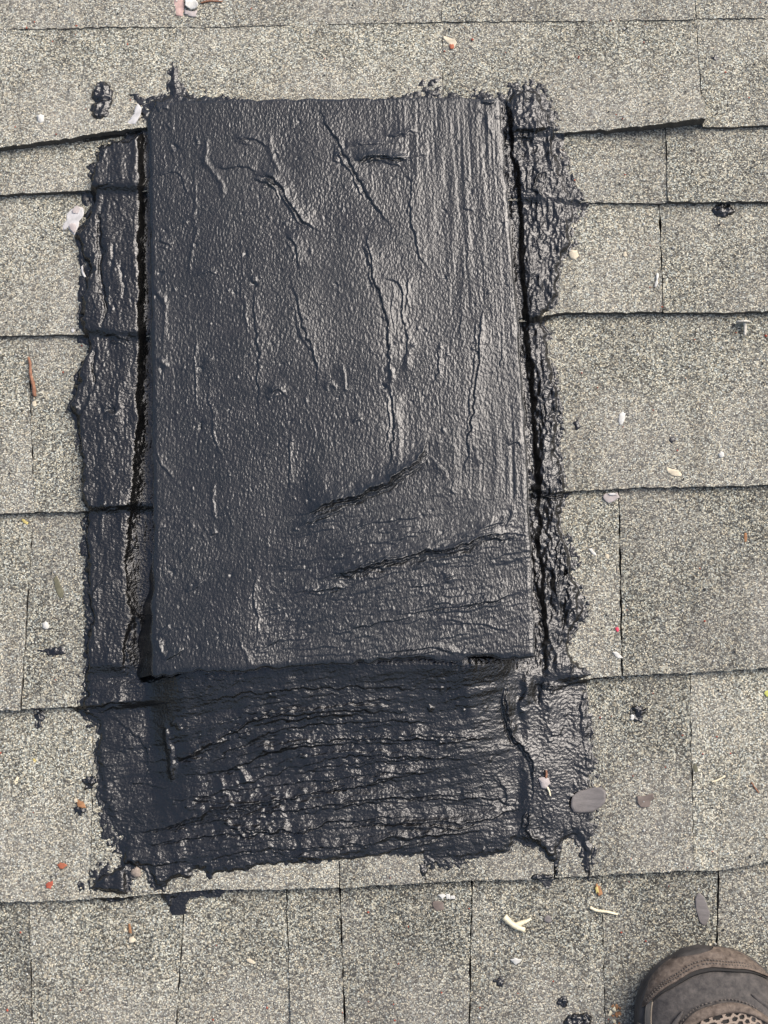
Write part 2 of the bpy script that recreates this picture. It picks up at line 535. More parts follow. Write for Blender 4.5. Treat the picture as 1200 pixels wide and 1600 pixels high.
# ----------------------------------------------------------------- the roofing tar on the shingles
TAR = [(226, 200), (230, 170), (240, 155), (262, 148), (264, 118), (270, 98), (279, 108), (284, 132), (296, 152), (345, 153), (420, 175), (600, 175), (640, 160), (740, 158),
       (752, 150), (790, 152), (800, 141), (828, 136), (846, 143), (853, 162), (862, 188), (873, 208), (868, 236), (879, 270), (893, 300), (905, 325), (896, 345),
       (888, 362), (894, 388), (880, 408), (872, 440), (868, 480), (850, 500), (855, 540), (862, 575), (868, 615), (871, 655), (872, 700), (880, 740), (888, 768),
       (880, 798), (878, 830), (888, 858), (894, 888), (905, 928), (909, 962), (895, 985), (888, 1008), (905, 1036), (928, 1055), (916, 1068), (918, 1110), (922, 1150),
       (931, 1182), (926, 1215), (931, 1250), (927, 1290), (922, 1330), (917, 1372), (909, 1330), (893, 1294), (880, 1312), (872, 1325), (869, 1366), (862, 1348), (838, 1326), (806, 1318),
       (790, 1334), (760, 1344), (700, 1342), (640, 1345), (590, 1343), (530, 1343), (490, 1350), (447, 1355), (383, 1366), (340, 1366), (327, 1378), (322, 1360), (307, 1361), (303, 1374),
       (285, 1372), (268, 1380), (264, 1412), (252, 1396), (241, 1384), (230, 1355), (207, 1352), (203, 1400), (172, 1396), (141, 1388), (153, 1372), (190, 1350), (187, 1308), (164, 1268), (150, 1213), (147, 1173), (152, 1134),
       (132, 1120), (120, 1103), (134, 1085), (134, 1060), (140, 1030), (138, 1000), (143, 960), (140, 930), (134, 890), (136, 850), (135, 805), (127, 780),
       (131, 740), (125, 700), (119, 660), (108, 640), (118, 612), (126, 570), (139, 540), (131, 520), (124, 492), (135, 460), (138, 420), (128, 400), (121, 372),
       (134, 345), (146, 320), (139, 298), (146, 270), (154, 240), (166, 226), (200, 222)]
VENT_L = [(228, 160), (232, 300), (235, 520), (237, 700), (239, 850), (235, 1000), (237, 1056)]
VENT_R = [(783, 155), (790, 260), (800, 380), (810, 500), (817, 600), (824, 700), (828, 800), (832, 900), (836, 1026)]
VENT_B = [(237, 1056), (300, 1051), (360, 1048), (450, 1044), (520, 1038), (600, 1034), (700, 1031), (760, 1029), (836, 1026)]
VENT_T = [(228, 160), (300, 157), (500, 154), (700, 152), (783, 155)]

S = 1.7/KS
u0, u1, v0, v1 = 92, 950, 84, 1430
US = np.arange(u0, u1, S); VSs = np.arange(v0, v1, S)
U, V = np.meshgrid(US, VSs)
sh = U.shape
wob = (gn(sh, 5, 5)*1.6+gn(sh, 1.6, 1.6)*0.9, gn(sh, 5, 5)*1.6+gn(sh, 1.6, 1.6)*0.9)
jag = gn(sh, 1.5, 1.5)*1.5+gn(sh, 4, 4)*1.6+gn(sh, 12, 12)*1.2
SD = poly_sdf(U, V, TAR)+jag
# thin smears that only half cover the granules
smear_p = [[(636, 130), (660, 120), (690, 122), (697, 150), (690, 165), (640, 165)], [(846, 150), (862, 180), (880, 205), (888, 250), (903, 300), (908, 330), (895, 360), (880, 420), (868, 420), (860, 250)],
           [(200, 150), (262, 148), (262, 158), (232, 200), (222, 205)], [(895, 1055), (932, 1150), (940, 1230), (934, 1300), (915, 1300), (905, 1100)],
           [(112, 1100), (160, 1100), (150, 1135), (128, 1140)], [(880, 780), (905, 880), (918, 970), (895, 990)], [(128, 300), (150, 300), (150, 540), (120, 540)]]
SM = np.full(sh, -99.0)
for p_ in smear_p: SM = np.maximum(SM, poly_sdf(U, V, p_))
base = roof_h(U, V)
for _ in range(34):     # drape over the steps
    b2 = base.copy()
    b2[1:-1, 1:-1] = (base[1:-1, 1:-1]*2+base[:-2, 1:-1]+base[2:, 1:-1]+base[1:-1, :-2]+base[1:-1, 2:])/6
    base = b2

b3 = base.copy()
n_ = int(50/S)
c_ = np.cumsum(np.pad(b3, ((n_, n_), (0, 0)), mode='edge'), 0)
b3 = (c_[2*n_:]-c_[:-2*n_])/(2*n_)
for n_ in (60, 45, 30):
    c_ = np.cumsum(np.pad(b3, ((0, 0), (n_, n_)), mode='edge'), 1)
    b3 = np.pad((c_[:, 2*n_:]-c_[:, :-2*n_])/(2*n_), ((0, 0), (0, 0)))
    c_ = np.cumsum(np.pad(b3, ((n_, n_), (0, 0)), mode='edge'), 0)
    b3 = (c_[2*n_:]-c_[:-2*n_])/(2*n_)
ap = sstep(V, 1035, 1075)*sstep(U, 235, 275)*(1-sstep(U, 840, 900))
base = base*(1-ap)+(b3+0.0012)*ap
H = np.zeros(sh)      # millimetres of relief over the drape
T = 2.2*sstep(SD, 0, 14)+0.5*sstep(SD, 14, 60)
smear_t = -0.25+0.42*gn(sh, 1.6, 1.6)+0.5*sstep(SM, 0, 12)
T = np.where(SD > 0, T, -2.5*sstep(-SD, 0, 6))
T = np.where((SD <= 3) & (SM > 0), np.maximum(T, smear_t), T)
Wd = np.clip(7+7*gn(sh, 26, 26), 2.5, 24)
speck = 0.55*gn(sh, 0.9, 0.9)+0.5*gn(sh, 4, 4)+1.0*(1+SD/Wd)-0.62
T = np.where((SD <= 1) & (SD > -Wd), np.maximum(T, np.clip(speck, -2.5, 0.6)), T)

lx = np.interp(V, [p[1] for p in VENT_L], [p[0] for p in VENT_L])
rx = np.interp(V, [p[1] for p in VENT_R], [p[0] for p in VENT_R])
dl = lx-U            # pixels left of the vent
dr = U-rx            # pixels right of it
front = sstep(V, 1035, 1060)
bodyv = sstep(V, 200, 240)*(1-sstep(V, 1045, 1075))
# left plateau and the trough against the vent
edge_l = np.interp(V, [200, 240, 340, 420, 520, 600, 700, 790, 830, 900, 945, 970, 1000, 1060], [221, 221, 219, 220, 222, 219, 217, 210, 204, 201, 207, 214, 203, 200])+wob[0]*0.8
left = sstep(edge_l-U, -2, 5)
ramp_l = np.clip((lx+2-U)/np.maximum(lx+2-edge_l, 3), 0, 1)
H += 6.0*np.where(U < edge_l, 1.0, ramp_l**2.6*0.9)*(dl > -60)*(U < 300)*(1-front)
H += (U < 300)*bodyv*(-1.2)*(1-left)
# right strip: ragged thick ridge beside a groove
edge_r = np.interp(V, [150, 210, 310, 400, 480, 560, 640, 700, 760, 830, 900, 1000, 1060], [790, 793, 808, 811, 817, 824, 829, 831, 838, 838, 842, 846, 850])+wob[0]*0.9
right = sstep(U-edge_r, -2, 6)
H += (U > 700)*(1-front)*(3.4*right*(1-0.45*sstep(U-edge_r, 14, 50)))
# mound under the open front of the vent
fx = sstep(U, 225, 300)*(1-sstep(U, 715, 850))
tt = np.clip((V-1040)/290.0, 0, 1)
H += sstep(V, 1008, 1030)*fx*(30*(1-tt)**1.7)
H += front*sstep(U, 806, 826)*(1-sstep(U, 850, 905))*3.0*(1-sstep(V, 1230, 1330))

# relief of the trowel
streak_v = gn(sh, 16, 1.4)*0.25+gn(sh, 9, 3.2, ang=5)*0.42+gn(sh, 14, 6, ang=-4)*0.55
streak_h = gn(sh, 1.4, 14, ang=-9)*0.20+gn(sh, 3.5, 26, ang=-13)*0.42+gn(sh, 8, 50, ang=-10)*0.9
chunk = gn(sh, 7, 4)*0.55
grain = gn(sh, 0.6, 0.6, band=True)
apf = front*(1-sstep(U, 770, 850))
rgt = (U > 700)*(1-front)
lft = (U < 400)*(1-front)
H += rgt*(streak_v*0.95+chunk*0.75)+lft*(streak_v*0.25+chunk*0.35)+apf*streak_h*0.85+front*chunk*0.45
grad_amp = 0.10
H += rgt*(gn(sh, 1.1, 0.7)*0.16-0.45*np.abs(gn(sh, 2.6, 1.3))+0.3)+lft*gn(sh, 1.0, 0.7)*0.05
H += grain*0.05+apf*gn(sh, 0.6, 1.9, ang=-8, band=True)*0.10+(front-apf)*gn(sh, 0.8, 0.8, band=True)*0.09+(1-front)*gn(sh, 1.7, 0.6, band=True)*0.07+gn(sh, 2.2, 2.2)*0.06

R_, L_, UP, DN = (1, 0), (-1, 0), (0, -1), (0, 1)
ST = [
    # left strip
    ([(166, 306), (161, 340), (160, 380), (163, 450), (168, 495), (160, 532)], -2.2, 3, None),
    ([(155, 540), (150, 575), (148, 606)], -1.8, 3, None),
    ([(148, 610), (130, 640), (128, 690)], -0.8, 3, None),
    ([(152, 545), (149, 600), (131, 660), (133, 720), (138, 780)], 1.0, 6, R_),
    ([(143, 945), (150, 930), (165, 914), (193, 908)], 1.4, 10, DN),
    ([(163, 527), (185, 531), (205, 540)], 2.0, 10, UP),
    ([(161, 800), (185, 797), (206, 794)], 2.5, 12, UP),
    ([(120, 1106), (160, 1103), (205, 1097)], 3.0, 14, UP),
    ([(150, 300), (175, 296), (205, 290)], 0.9, 8, UP),
    ([(160, 640), (170, 650), (185, 645)], -2.0, 5, None),
    ([(163, 640), (175, 655), (190, 650)], 1.4, 4, None),
    ([(110, 640), (120, 645), (128, 640)], 2.5, 6, None),
    ([(178, 380), (177, 410), (178, 430)], -0.8, 3, None),
    ([(195, 410), (196, 450), (195, 475)], -0.7, 2.5, None),
    ([(150, 380), (152, 420), (146, 450)], 0.9, 8, L_),
    ([(204, 980), (201, 1010), (200, 1050)], -2.5, 3, None),
    ([(214, 960), (222, 985), (230, 1000)], 1.5, 5, None),
    # right strip
    ([(796, 214), (830, 212), (858, 209)], 3.0, 12, UP),
    ([(835, 268), (842, 275), (836, 300), (845, 315)], 1.8, 7, UP),
    ([(806, 300), (810, 350), (806, 400), (812, 470), (814, 505)], -3.2, 5, None),
    ([(818, 540), (824, 600), (828, 660), (833, 720), (838, 765)], -3.0, 5, None),
    ([(842, 360), (838, 390), (846, 420)], 1.4, 5, R_),
    ([(850, 560), (845, 600), (848, 650), (858, 690)], 1.3, 6, L_),
    ([(860, 590), (868, 640), (866, 700)], 1.6, 6, L_),
    ([(835, 640), (846, 655), (848, 665)], -1.6, 3, None),
    ([(832, 770), (860, 770), (900, 767)], 4.2, 12, UP),
    ([(830, 745), (842, 760), (850, 765)], -2.0, 5, None),
    ([(854, 885), (858, 900), (860, 925)], -2.5, 4, None),
    ([(878, 893), (882, 897)], -4.5, 5, None),
    ([(868, 870), (880, 890), (888, 915), (890, 940)], 1.6, 5, R_),
    ([(836, 905), (842, 940), (850, 990), (848, 1015)], -2.2, 3, None),
    ([(850, 930), (862, 955), (868, 960)], -1.2, 3, None),
    ([(876, 940), (880, 965), (878, 985)], -1.6, 2.6, None),
    ([(862, 1015), (872, 1010), (876, 995)], 1.0, 4, L_),
    ([(828, 855), (838, 905), (842, 940)], 1.4, 5, R_),
    ([(836, 800), (850, 830), (862, 850)], -1.0, 3, None),
    ([(840, 1065), (836, 1085), (838, 1100)], -2.2, 4, None),
    ([(840, 1070), (880, 1071), (918, 1063)], 3.0, 12, UP),
    ([(902, 1070), (906, 1110), (912, 1180)], -0.9, 4, None),
    # front
    ([(265, 1128), (267, 1160), (272, 1195), (273, 1222)], 3.0, 5, None),
    ([(272, 1132), (285, 1128), (290, 1145)], 1.4, 4, None),
    ([(276, 1196), (300, 1178), (335, 1164), (365, 1155)], 2.6, 14, UP),
    ([(278, 1180), (310, 1172), (345, 1160)], 1.4, 5, DN),
    ([(340, 1165), (355, 1145), (420, 1118), (520, 1102), (640, 1098)], 1.6, 12, DN),
    ([(360, 1135), (385, 1145), (400, 1140)], 1.6, 6, UP),
    ([(375, 1192), (430, 1172), (520, 1162), (640, 1160)], 1.0, 9, UP),
    ([(390, 1206), (450, 1186), (530, 1176), (650, 1172), (700, 1168)], 1.0, 8, DN),
    ([(420, 1218), (500, 1200), (600, 1188), (690, 1182), (745, 1172)], 1.3, 9, UP),
    ([(372, 1195), (382, 1205), (390, 1225)], 1.6, 5, None),
    ([(340, 1215), (350, 1230), (355, 1245)], 0.9, 4, None),
    ([(195, 1300), (240, 1299), (290, 1283), (330, 1266), (400, 1254), (480, 1240), (560, 1226), (640, 1216)], 3.2, 16, UP),
    ([(290, 1250), (320, 1252), (370, 1252), (420, 1250)], 1.6, 8, DN),
    ([(295, 1256), (305, 1262), (325, 1262)], 1.6, 5, None),
    ([(350, 1296), (385, 1294), (430, 1298), (520, 1288)], 2.2, 12, UP),
    ([(355, 1283), (370, 1292), (378, 1296)], 1.5, 4, None),
    ([(530, 1292), (590, 1286), (640, 1282), (700, 1283), (760, 1277), (818, 1262)], 3.0, 16, UP),
    ([(420, 1330), (520, 1345), (600, 1330), (680, 1305), (720, 1296)], 1.4, 10, UP),
    ([(640, 1250), (700, 1245), (780, 1252), (820, 1262)], 1.2, 10, UP),
    ([(600, 1150), (680, 1150), (760, 1155)], 1.3, 8, UP),
    ([(690, 1165), (720, 1158), (752, 1153)], 1.8, 8, UP),
    ([(670, 1105), (675, 1098)], 1.5, 3, None),
    ([(682, 1158), (686, 1165)], 1.6, 3, None),
    ([(795, 1060), (786, 1090), (790, 1120), (800, 1150), (822, 1175), (830, 1200), (830, 1250)], 2.6, 26, R_),
    ([(818, 1055), (822, 1080), (815, 1105), (824, 1125)], 2.2, 6, None),
    ([(772, 1210), (790, 1240), (785, 1255)], 1.3, 6, R_),
    ([(824, 1258), (819, 1292), (836, 1308), (850, 1322), (864, 1340)], 2.6, 14, (1, -1)),
    ([(822, 1295), (840, 1310), (862, 1338)], 1.8, 3, None),
    ([(855, 1150), (870, 1145), (880, 1135)], 1.2, 8, UP),
    ([(160, 1120), (190, 1130), (230, 1170), (225, 1230)], 0.9, 14, R_),
    ([(200, 1218), (235, 1225), (270, 1232)], 1.0, 7, UP),
    ([(190, 1310), (200, 1345), (240, 1350), (300, 1345)], 1.6, 10, UP),
    ([(150, 1375), (180, 1352), (205, 1350)], 1.4, 8, DN),
]
for (x0, y0, xm, ym, x1, y1, a_) in ((285, 1190, 430, 1118, 640, 1112, 1.5), (300, 1205, 460, 1135, 690, 1130, 1.1), (300, 1228, 480, 1160, 720, 1158, 1.5), (340, 1240, 520, 1186, 745, 1186, 1.2),
                                 (230, 1262, 420, 1228, 700, 1204, 1.2), (250, 1300, 480, 1262, 760, 1236, 1.6), (210, 1325, 430, 1300, 700, 1268, 1.3), (300, 1345, 520, 1322, 780, 1296, 1.2), (300, 1100, 480, 1078, 690, 1080, 1.0)):
    ST.append(([(x0, y0), (0.5*(x0+xm), 0.5*(y0+ym)-6), (xm, ym), (0.5*(xm+x1), 0.5*(ym+y1)-5), (x1, y1)], a_*1.25, 15, UP))
echo(ST, len(ST))
for q in range(46):     # more trowel lines on the front apron
    a = rng.uniform(190, 700); b = rng.uniform(1075, 1330); ln = rng.uniform(40, 170); k = rng.uniform(-0.2, -0.04)
    ST.append(([(a, b), (a+ln*0.5, b+k*ln*0.5+rng.uniform(-3, 3)), (a+ln, b+k*ln)], rng.uniform(0.25, 0.9), rng.uniform(3, 9), UP if rng.random() < 0.65 else DN))
for q in range(60):     # ragged runs on the right strip
    a = rng.uniform(812, 895); b = rng.uniform(160, 1040); ln = rng.uniform(20, 80)
    a += (b-500)*0.03
    ST.append(([(a, b), (a+rng.uniform(-3, 4), b+ln*0.5), (a+rng.uniform(-3, 6), b+ln)], rng.uniform(0.4, 1.5), rng.uniform(2.5, 6), R_ if rng.random() < 0.5 else L_))
for q in range(22):     # quieter runs on the left strip
    a = rng.uniform(140, 205); b = rng.uniform(240, 1050); ln = rng.uniform(15, 60)
    ST.append(([(a, b), (a+rng.uniform(-3, 3), b+ln*0.5), (a+rng.uniform(-4, 4), b+ln)], rng.uniform(0.2, 0.6), rng.uniform(2.5, 6), R_ if rng.random() < 0.5 else L_))
for pts, amp, wd, sd_ in ST:
    stroke(H, U, V, pts, amp*1.05, wd*1.0, sd_, wob=wob)
def crumbs(H, U, V, n, box, rlo, rhi, alo, ahi):
    for q in range(n):
        cx = rng.uniform(box[0], box[2]); cy = rng.uniform(box[1], box[3]); r = rng.uniform(rlo, rhi); a = rng.uniform(alo, ahi)
        s = (np.abs(U-cx) < 3*r) & (np.abs(V-cy) < 3*r)
        if s.any():
            th = rng.uniform(0, math.pi); du = U[s]-cx; dv = V[s]-cy
            p_ = du*math.cos(th)+dv*math.sin(th); q_ = -du*math.sin(th)+dv*math.cos(th)
            H[s] += a*np.exp(-(p_/r)**2-(q_/(r*0.55))**2)
crumbs(H, U, V, 130, (140, 1070, 920, 1340), 2, 5, 0.3, 1.1)
crumbs(H, U, V, 60, (140, 1070, 920, 1340), 2, 5, -1.2, -0.3)
crumbs(H, U, V, 90, (800, 150, 900, 1040), 2, 6, -1.6, 1.4)
crumbs(H, U, V, 40, (130, 240, 210, 1060), 2, 5, -0.9, 0.8)
inside = sstep(SD, 1, 9)
TT = T+H*inside
TT = np.where(SD > 5, np.maximum(TT, 0.5+0.12*grain+0.15*np.clip(TT, -6, 0)*0.3+0.2), TT)
TARZ = base+TT*0.001
keep = ((SD > -27) | (SM > -3)) & ~((dl < -45) & (dr < -45) & (V > 215) & (V < 985))

def grid_faces(keep):
    ny, nx = keep.shape
    idx = np.arange(ny*nx).reshape(ny, nx)
    k = keep[:-1, :-1] & keep[1:, :-1] & keep[:-1, 1:] & keep[1:, 1:]
    q = np.stack([idx[1:, :-1], idx[1:, 1:], idx[:-1, 1:], idx[:-1, :-1]], -1)[k]
    used = np.unique(q)
    remap = np.full(ny*nx, -1); remap[used] = np.arange(len(used))
    return used, remap[q]

P = unp(U, V, 0.0); P[..., 2] = TARZ
used, F = grid_faces(keep)
top_mesh('tar_patch', P.reshape(-1, 3)[used], F, [M_TAR], unp(520, 1200),
         label='big ragged patch of glossy black roofing tar troweled over the shingles all round the vent', cat='tar patch')

def surf(u, v):
    """height of what lies on the roof at a pixel (shingles or tar)"""
    z = float(roof_h(np.array([float(u)]), np.array([float(v)]))[0])
    a = int((v-v0)/S); b = int((u-u0)/S)
    if 0 <= a < sh[0] and 0 <= b < sh[1] and SD[a, b] > 0:
        z = max(z, float(TARZ[a, b]))
    return z

# ----------------------------------------------------------------- the vent under its coat of tar
Z0, Z1 = 0.019, 0.050
nx, ny = int(356*KS), int(526*KS)
s = np.linspace(0, 1, nx)[None, :]*np.ones((ny, 1)); t = np.linspace(0, 1, ny)[:, None]*np.ones((1, nx))
def curve(P, key, q):
    P = np.asarray(P, float)
    x = P[:, key]; x = (x-x[0])/(x[-1]-x[0])
    return np.interp(q, x, P[:, 0]), np.interp(q, x, P[:, 1])
tu, tv = curve(VENT_T, 0, s); bu, bv = curve(VENT_B, 0, s); lu, lv = curve(VENT_L, 1, t); ru, rv = curve(VENT_R, 1, t)
c00, c10, c01, c11 = VENT_T[0], VENT_T[-1], VENT_B[0], VENT_B[-1]
def coons(a, b, c, d, k):
    return (1-t)*a+t*b+(1-s)*c+s*d-((1-s)*(1-t)*c00[k]+s*(1-t)*c10[k]+(1-s)*t*c01[k]+s*t*c11[k])
HU = coons(tu, bu, lu, ru, 0); HV = coons(tv, bv, lv, rv, 1)
hs = HU.shape
ragb = fnoise((1, nx), 1, 3)*1.6+fnoise((1, nx), 1, 12)*2.0
HV = HV+ragb*sstep(t, 0.985, 1.0)
HV = HV+(fnoise((1, nx), 1, 4)*0.9)*(1-sstep(t, 0, 0.01))
HU = HU+(fnoise((ny, 1), 5, 1)*0.8)*(1-sstep(s, 0, 0.01))+(fnoise((ny, 1), 5, 1)*0.9)*sstep(s, 0.99, 1)
HU = HU+14*(1-sstep(np.hypot(s*560, t*880), 0, 40))*(1-s*8).clip(0, 1)*(1-sstep(t*880, 0, 25))
K = np.zeros(hs)
hw = (gn(hs, 6, 6)*1.6+gn(hs, 1.6, 1.6)*0.9, gn(hs, 6, 6)*1.6+gn(hs, 1.6, 1.6)*0.9)
low = sstep(poly_sdf(HU, HV, [(455, 812), (520, 792), (600, 765), (650, 735), (676, 700), (705, 735), (720, 760), (830, 790), (860, 1080), (395, 1080), (400, 960)]), -14, 18)
upr = sstep(HU, 560, 680)*(1-low)
pat = np.clip(0.5+0.5*gn(hs, 45, 30), 0, 1.6)
K += (1-low)*(pat*(0.35+0.55*upr)*(gn(hs, 26, 1.1)*0.05+gn(hs, 18, 2.6, ang=5)*0.09)+gn(hs, 60, 9, ang=6)*0.10+gn(hs, 40, 16, ang=10)*0.14)
K += low*(gn(hs, 7, 60, ang=-13)*0.16)
K += low*(gn(hs, 1.3, 14, ang=-12)*0.10+gn(hs, 3.2, 26, ang=-14)*0.20+gn(hs, 6, 6)*0.04)
gm_ = np.clip(0.75+0.45*gn(hs, 16, 12), 0.15, 1.8)
K += (1-low)*gn(hs, 1.7, 0.6, ang=8, band=True)*(0.026+0.022*t)*gm_+low*gn(hs, 0.6, 1.9, ang=-13, band=True)*0.075*gm_+gn(hs, 0.6, 0.6, band=True)*0.034
K += (1-low)*upr*gn(hs, 22, 0.9, ang=1.5)*0.06*np.clip(0.6+0.5*gn(hs, 30, 20), 0, 1.6)
K += gn(hs, 60, 50)*0.25+gn(hs, 1.6, 1.6)*0.03
HS = [
    ([(500, 165), (515, 205), (540, 245), (562, 285), (585, 320), (606, 350)], 1.5, 34, R_),
    ([(540, 246), (556, 276), (578, 314)], -0.8, 6, None),
    ([(550, 251), (580, 246), (610, 247), (640, 250)], 2.6, 12, UP),
    ([(521, 246), (534, 246)], 1.6, 6, UP),
    ([(540, 222), (540, 236)], -1.2, 2.5, None),
    ([(605, 213), (617, 216), (632, 211), (654, 206)], 1.2, 7, UP),
    ([(545, 230), (575, 227), (602, 226)], 0.8, 7, UP),
    ([(610, 250), (650, 243), (672, 242)], 0.6, 6, UP),
    ([(400, 272), (418, 276), (432, 286), (444, 303), (455, 325), (470, 344), (492, 358)], 2.2, 16, (1, -1)),
    ([(440, 300), (446, 315), (462, 340)], 1.2, 3, None),
    ([(335, 258), (355, 262), (380, 262), (404, 270)], 1.0, 8, UP),
    ([(360, 218), (378, 216), (400, 217), (423, 232)], 1.2, 8, UP),
    ([(366, 224), (385, 221)], 0.7, 4, UP),
    ([(418, 200), (422, 225), (430, 252), (440, 275)], 0.8, 4, None),
    ([(306, 226), (313, 224)], 1.2, 4, UP),
    ([(315, 238), (322, 252), (332, 268), (345, 290), (352, 308)], 1.0, 5, None),
    ([(324, 215), (324, 235), (322, 255)], 0.8, 4, None),
    ([(272, 225), (277, 234)], -1.5, 3, None),
    ([(262, 190), (275, 200)], 0.8, 4, None),
    ([(245, 276), (260, 270), (275, 268), (288, 282), (294, 304)], 0.8, 7, UP),
    ([(244, 376), (258, 382), (266, 388)], 1.2, 6, UP),
    ([(246, 428), (256, 428)], -1.4, 3, None),
    ([(306, 435), (318, 432), (330, 428), (340, 430)], 1.0, 5, UP),
    ([(306, 256), (305, 300), (304, 345), (300, 380), (297, 440)], 0.55, 3, None),
    ([(257, 450), (258, 490), (256, 550)], 0.7, 3.5, None),
    ([(243, 452), (252, 466), (258, 475)], 1.4, 6, None),
    ([(244, 566), (252, 562), (266, 570)], 1.7, 5, None),
    ([(248, 572), (256, 574)], -1.6, 3, None),
    ([(304, 520), (306, 560), (304, 600), (308, 640)], 0.8, 3, R_),
    ([(313, 572), (320, 580)], -1.6, 4, None),
    ([(320, 562), (332, 564)], 1.3, 5, None),
    ([(316, 655), (315, 670)], -2.4, 2.6, None),
    ([(326, 580), (328, 640), (336, 690), (345, 720)], 0.6, 6, R_),
    ([(449, 363), (458, 380), (465, 400), (467, 425)], 1.4, 12, R_),
    ([(455, 440), (467, 480), (478, 520), (490, 556), (497, 605)], 1.2, 26, R_),
    ([(395, 438), (400, 448)], -1.8, 4, None),
    ([(392, 436), (404, 434)], 1.3, 4, None),
    ([(398, 450), (400, 500), (403, 560), (402, 640)], 1.0, 18, R_),
    ([(420, 618), (432, 612), (442, 622)], 1.3, 8, UP),
    ([(452, 680), (452, 720), (454, 770)], 0.9, 7, R_),
    ([(384, 470), (384, 520)], 0.4, 4, None),
    ([(637, 262), (640, 310), (644, 360), (652, 395), (668, 420)], 0.9, 14, R_),
    ([(580, 360), (577, 385), (583, 420), (594, 465), (604, 510), (607, 560), (606, 598)], 1.7, 24, R_),
    ([(597, 600), (604, 606)], -2.2, 4, None),
    ([(600, 575), (612, 580), (614, 596)], 1.2, 5, None),
    ([(610, 600), (615, 650), (612, 700), (606, 735)], 1.5, 16, R_),
    ([(594, 435), (610, 439), (625, 452), (629, 490), (636, 530), (632, 575)], 1.1, 11, R_),
    ([(635, 430), (635, 470), (635, 486)], 0.8, 9, R_),
    ([(643, 535), (640, 560), (632, 580)], 0.8, 5, None),
    ([(686, 540), (683, 575), (676, 605)], 0.8, 8, R_),
    ([(622, 640), (626, 690), (620, 740)], 0.7, 5, None),
    ([(752, 480), (750, 535), (745, 590), (738, 645), (736, 670), (729, 690), (727, 735)], 1.7, 20, R_),
    ([(742, 550), (748, 552)], -1.4, 3, None),
    ([(738, 690), (747, 710), (750, 730)], 0.8, 6, L_),
    ([(782, 545), (784, 575)], 0.6, 5, R_),
    ([(690, 668), (696, 672)], 1.4, 3, None),
    ([(530, 570), (538, 585), (540, 610)], 0.9, 7, L_),
    ([(505, 612), (512, 600), (525, 610)], 1.2, 5, None),
    ([(553, 660), (565, 655)], 1.0, 4, UP),
    ([(672, 678), (667, 700), (655, 715), (635, 735), (600, 757), (562, 772), (520, 785), (470, 803)], 4.2, 30, (-0.4, -1)),
    ([(640, 738), (612, 757), (575, 774), (540, 784)], 1.6, 7, UP),
    ([(545, 790), (520, 800), (495, 808), (468, 822)], 1.6, 7, UP),
    ([(672, 712), (690, 730), (705, 750)], 0.9, 9, (-1, 1)),
    ([(820, 836), (795, 834), (765, 838), (740, 845), (700, 858), (655, 867), (600, 880), (545, 893), (498, 906)], 3.7, 30, UP),
    ([(815, 842), (790, 842), (765, 846)], 1.8, 6, UP),
    ([(740, 852), (700, 866), (670, 876)], 1.2, 7, UP),
    ([(790, 800), (783, 815), (765, 822), (745, 832)], 1.2, 7, (-1, -1)),
    ([(803, 790), (800, 810), (785, 820)], 1.1, 4, None),
    ([(455, 930), (472, 926), (500, 926), (520, 918), (545, 912)], 1.8, 9, UP),
    ([(520, 905), (548, 894), (580, 888), (625, 890)], 1.2, 7, UP),
    ([(600, 968), (640, 958), (690, 948), (745, 944), (785, 936), (815, 928)], 1.3, 9, UP),
    ([(540, 985), (575, 978), (620, 970), (650, 962)], 1.1, 8, UP),
    ([(590, 1020), (640, 1015), (675, 1011), (700, 1018), (725, 1024)], 1.3, 9, UP),
    ([(690, 970), (740, 975), (800, 985)], 0.8, 7, UP),
    ([(680, 1005), (700, 1010), (720, 1022)], 0.8, 5, None),
    ([(640, 920), (655, 918), (660, 922)], 1.2, 4, UP),
    ([(695, 905), (710, 905)], 1.4, 4, UP),
    ([(540, 830), (580, 820), (620, 812), (680, 805)], 0.8, 9, UP),
    ([(560, 855), (600, 848), (660, 838)], 0.7, 9, UP),
    ([(244, 1000), (250, 1018), (253, 1034)], 1.4, 4, None),
    ([(242, 992), (254, 984), (268, 976)], 1.0, 6, DN),
    ([(252, 1034), (270, 1026), (288, 1016)], 1.6, 6, UP),
    ([(290, 924), (305, 918), (322, 905)], 1.0, 6, UP),
    ([(262, 892), (274, 898)], -1.3, 3, None),
    ([(278, 880), (292, 872), (302, 862)], 1.1, 5, UP),
    ([(330, 836), (342, 830)], 1.4, 4, UP),
    ([(242, 834), (256, 826)], 1.0, 4, UP),
    ([(358, 897), (366, 894)], -1.6, 3, None),
    ([(300, 806), (300, 835)], 0.5, 3, None),
    ([(332, 750), (336, 790), (338, 815)], 0.7, 3.5, None),
    ([(398, 900), (399, 960), (400, 1000)], 0.8, 4, R_),
    ([(370, 1000), (385, 1020), (395, 1045)], 0.7, 4, None),
    ([(242, 710), (256, 730), (266, 748)], 0.9, 7, R_),
    ([(790, 700), (806, 692), (815, 700)], 1.2, 5, UP),
    ([(750, 160), (765, 162), (775, 158)], 1.8, 5, UP),
    ([(762, 175), (765, 200), (772, 215)], 1.0, 4, None),
    ([(720, 325), (732, 328), (740, 327)], 0.6, 4, UP),
    ([(757, 225), (755, 250)], -0.5, 3, None),
    ([(245, 175), (252, 170), (262, 172)], 1.4, 5, UP),
    ([(786, 300), (800, 420), (812, 540), (820, 680), (826, 830)], 0.5, 5, None),
]
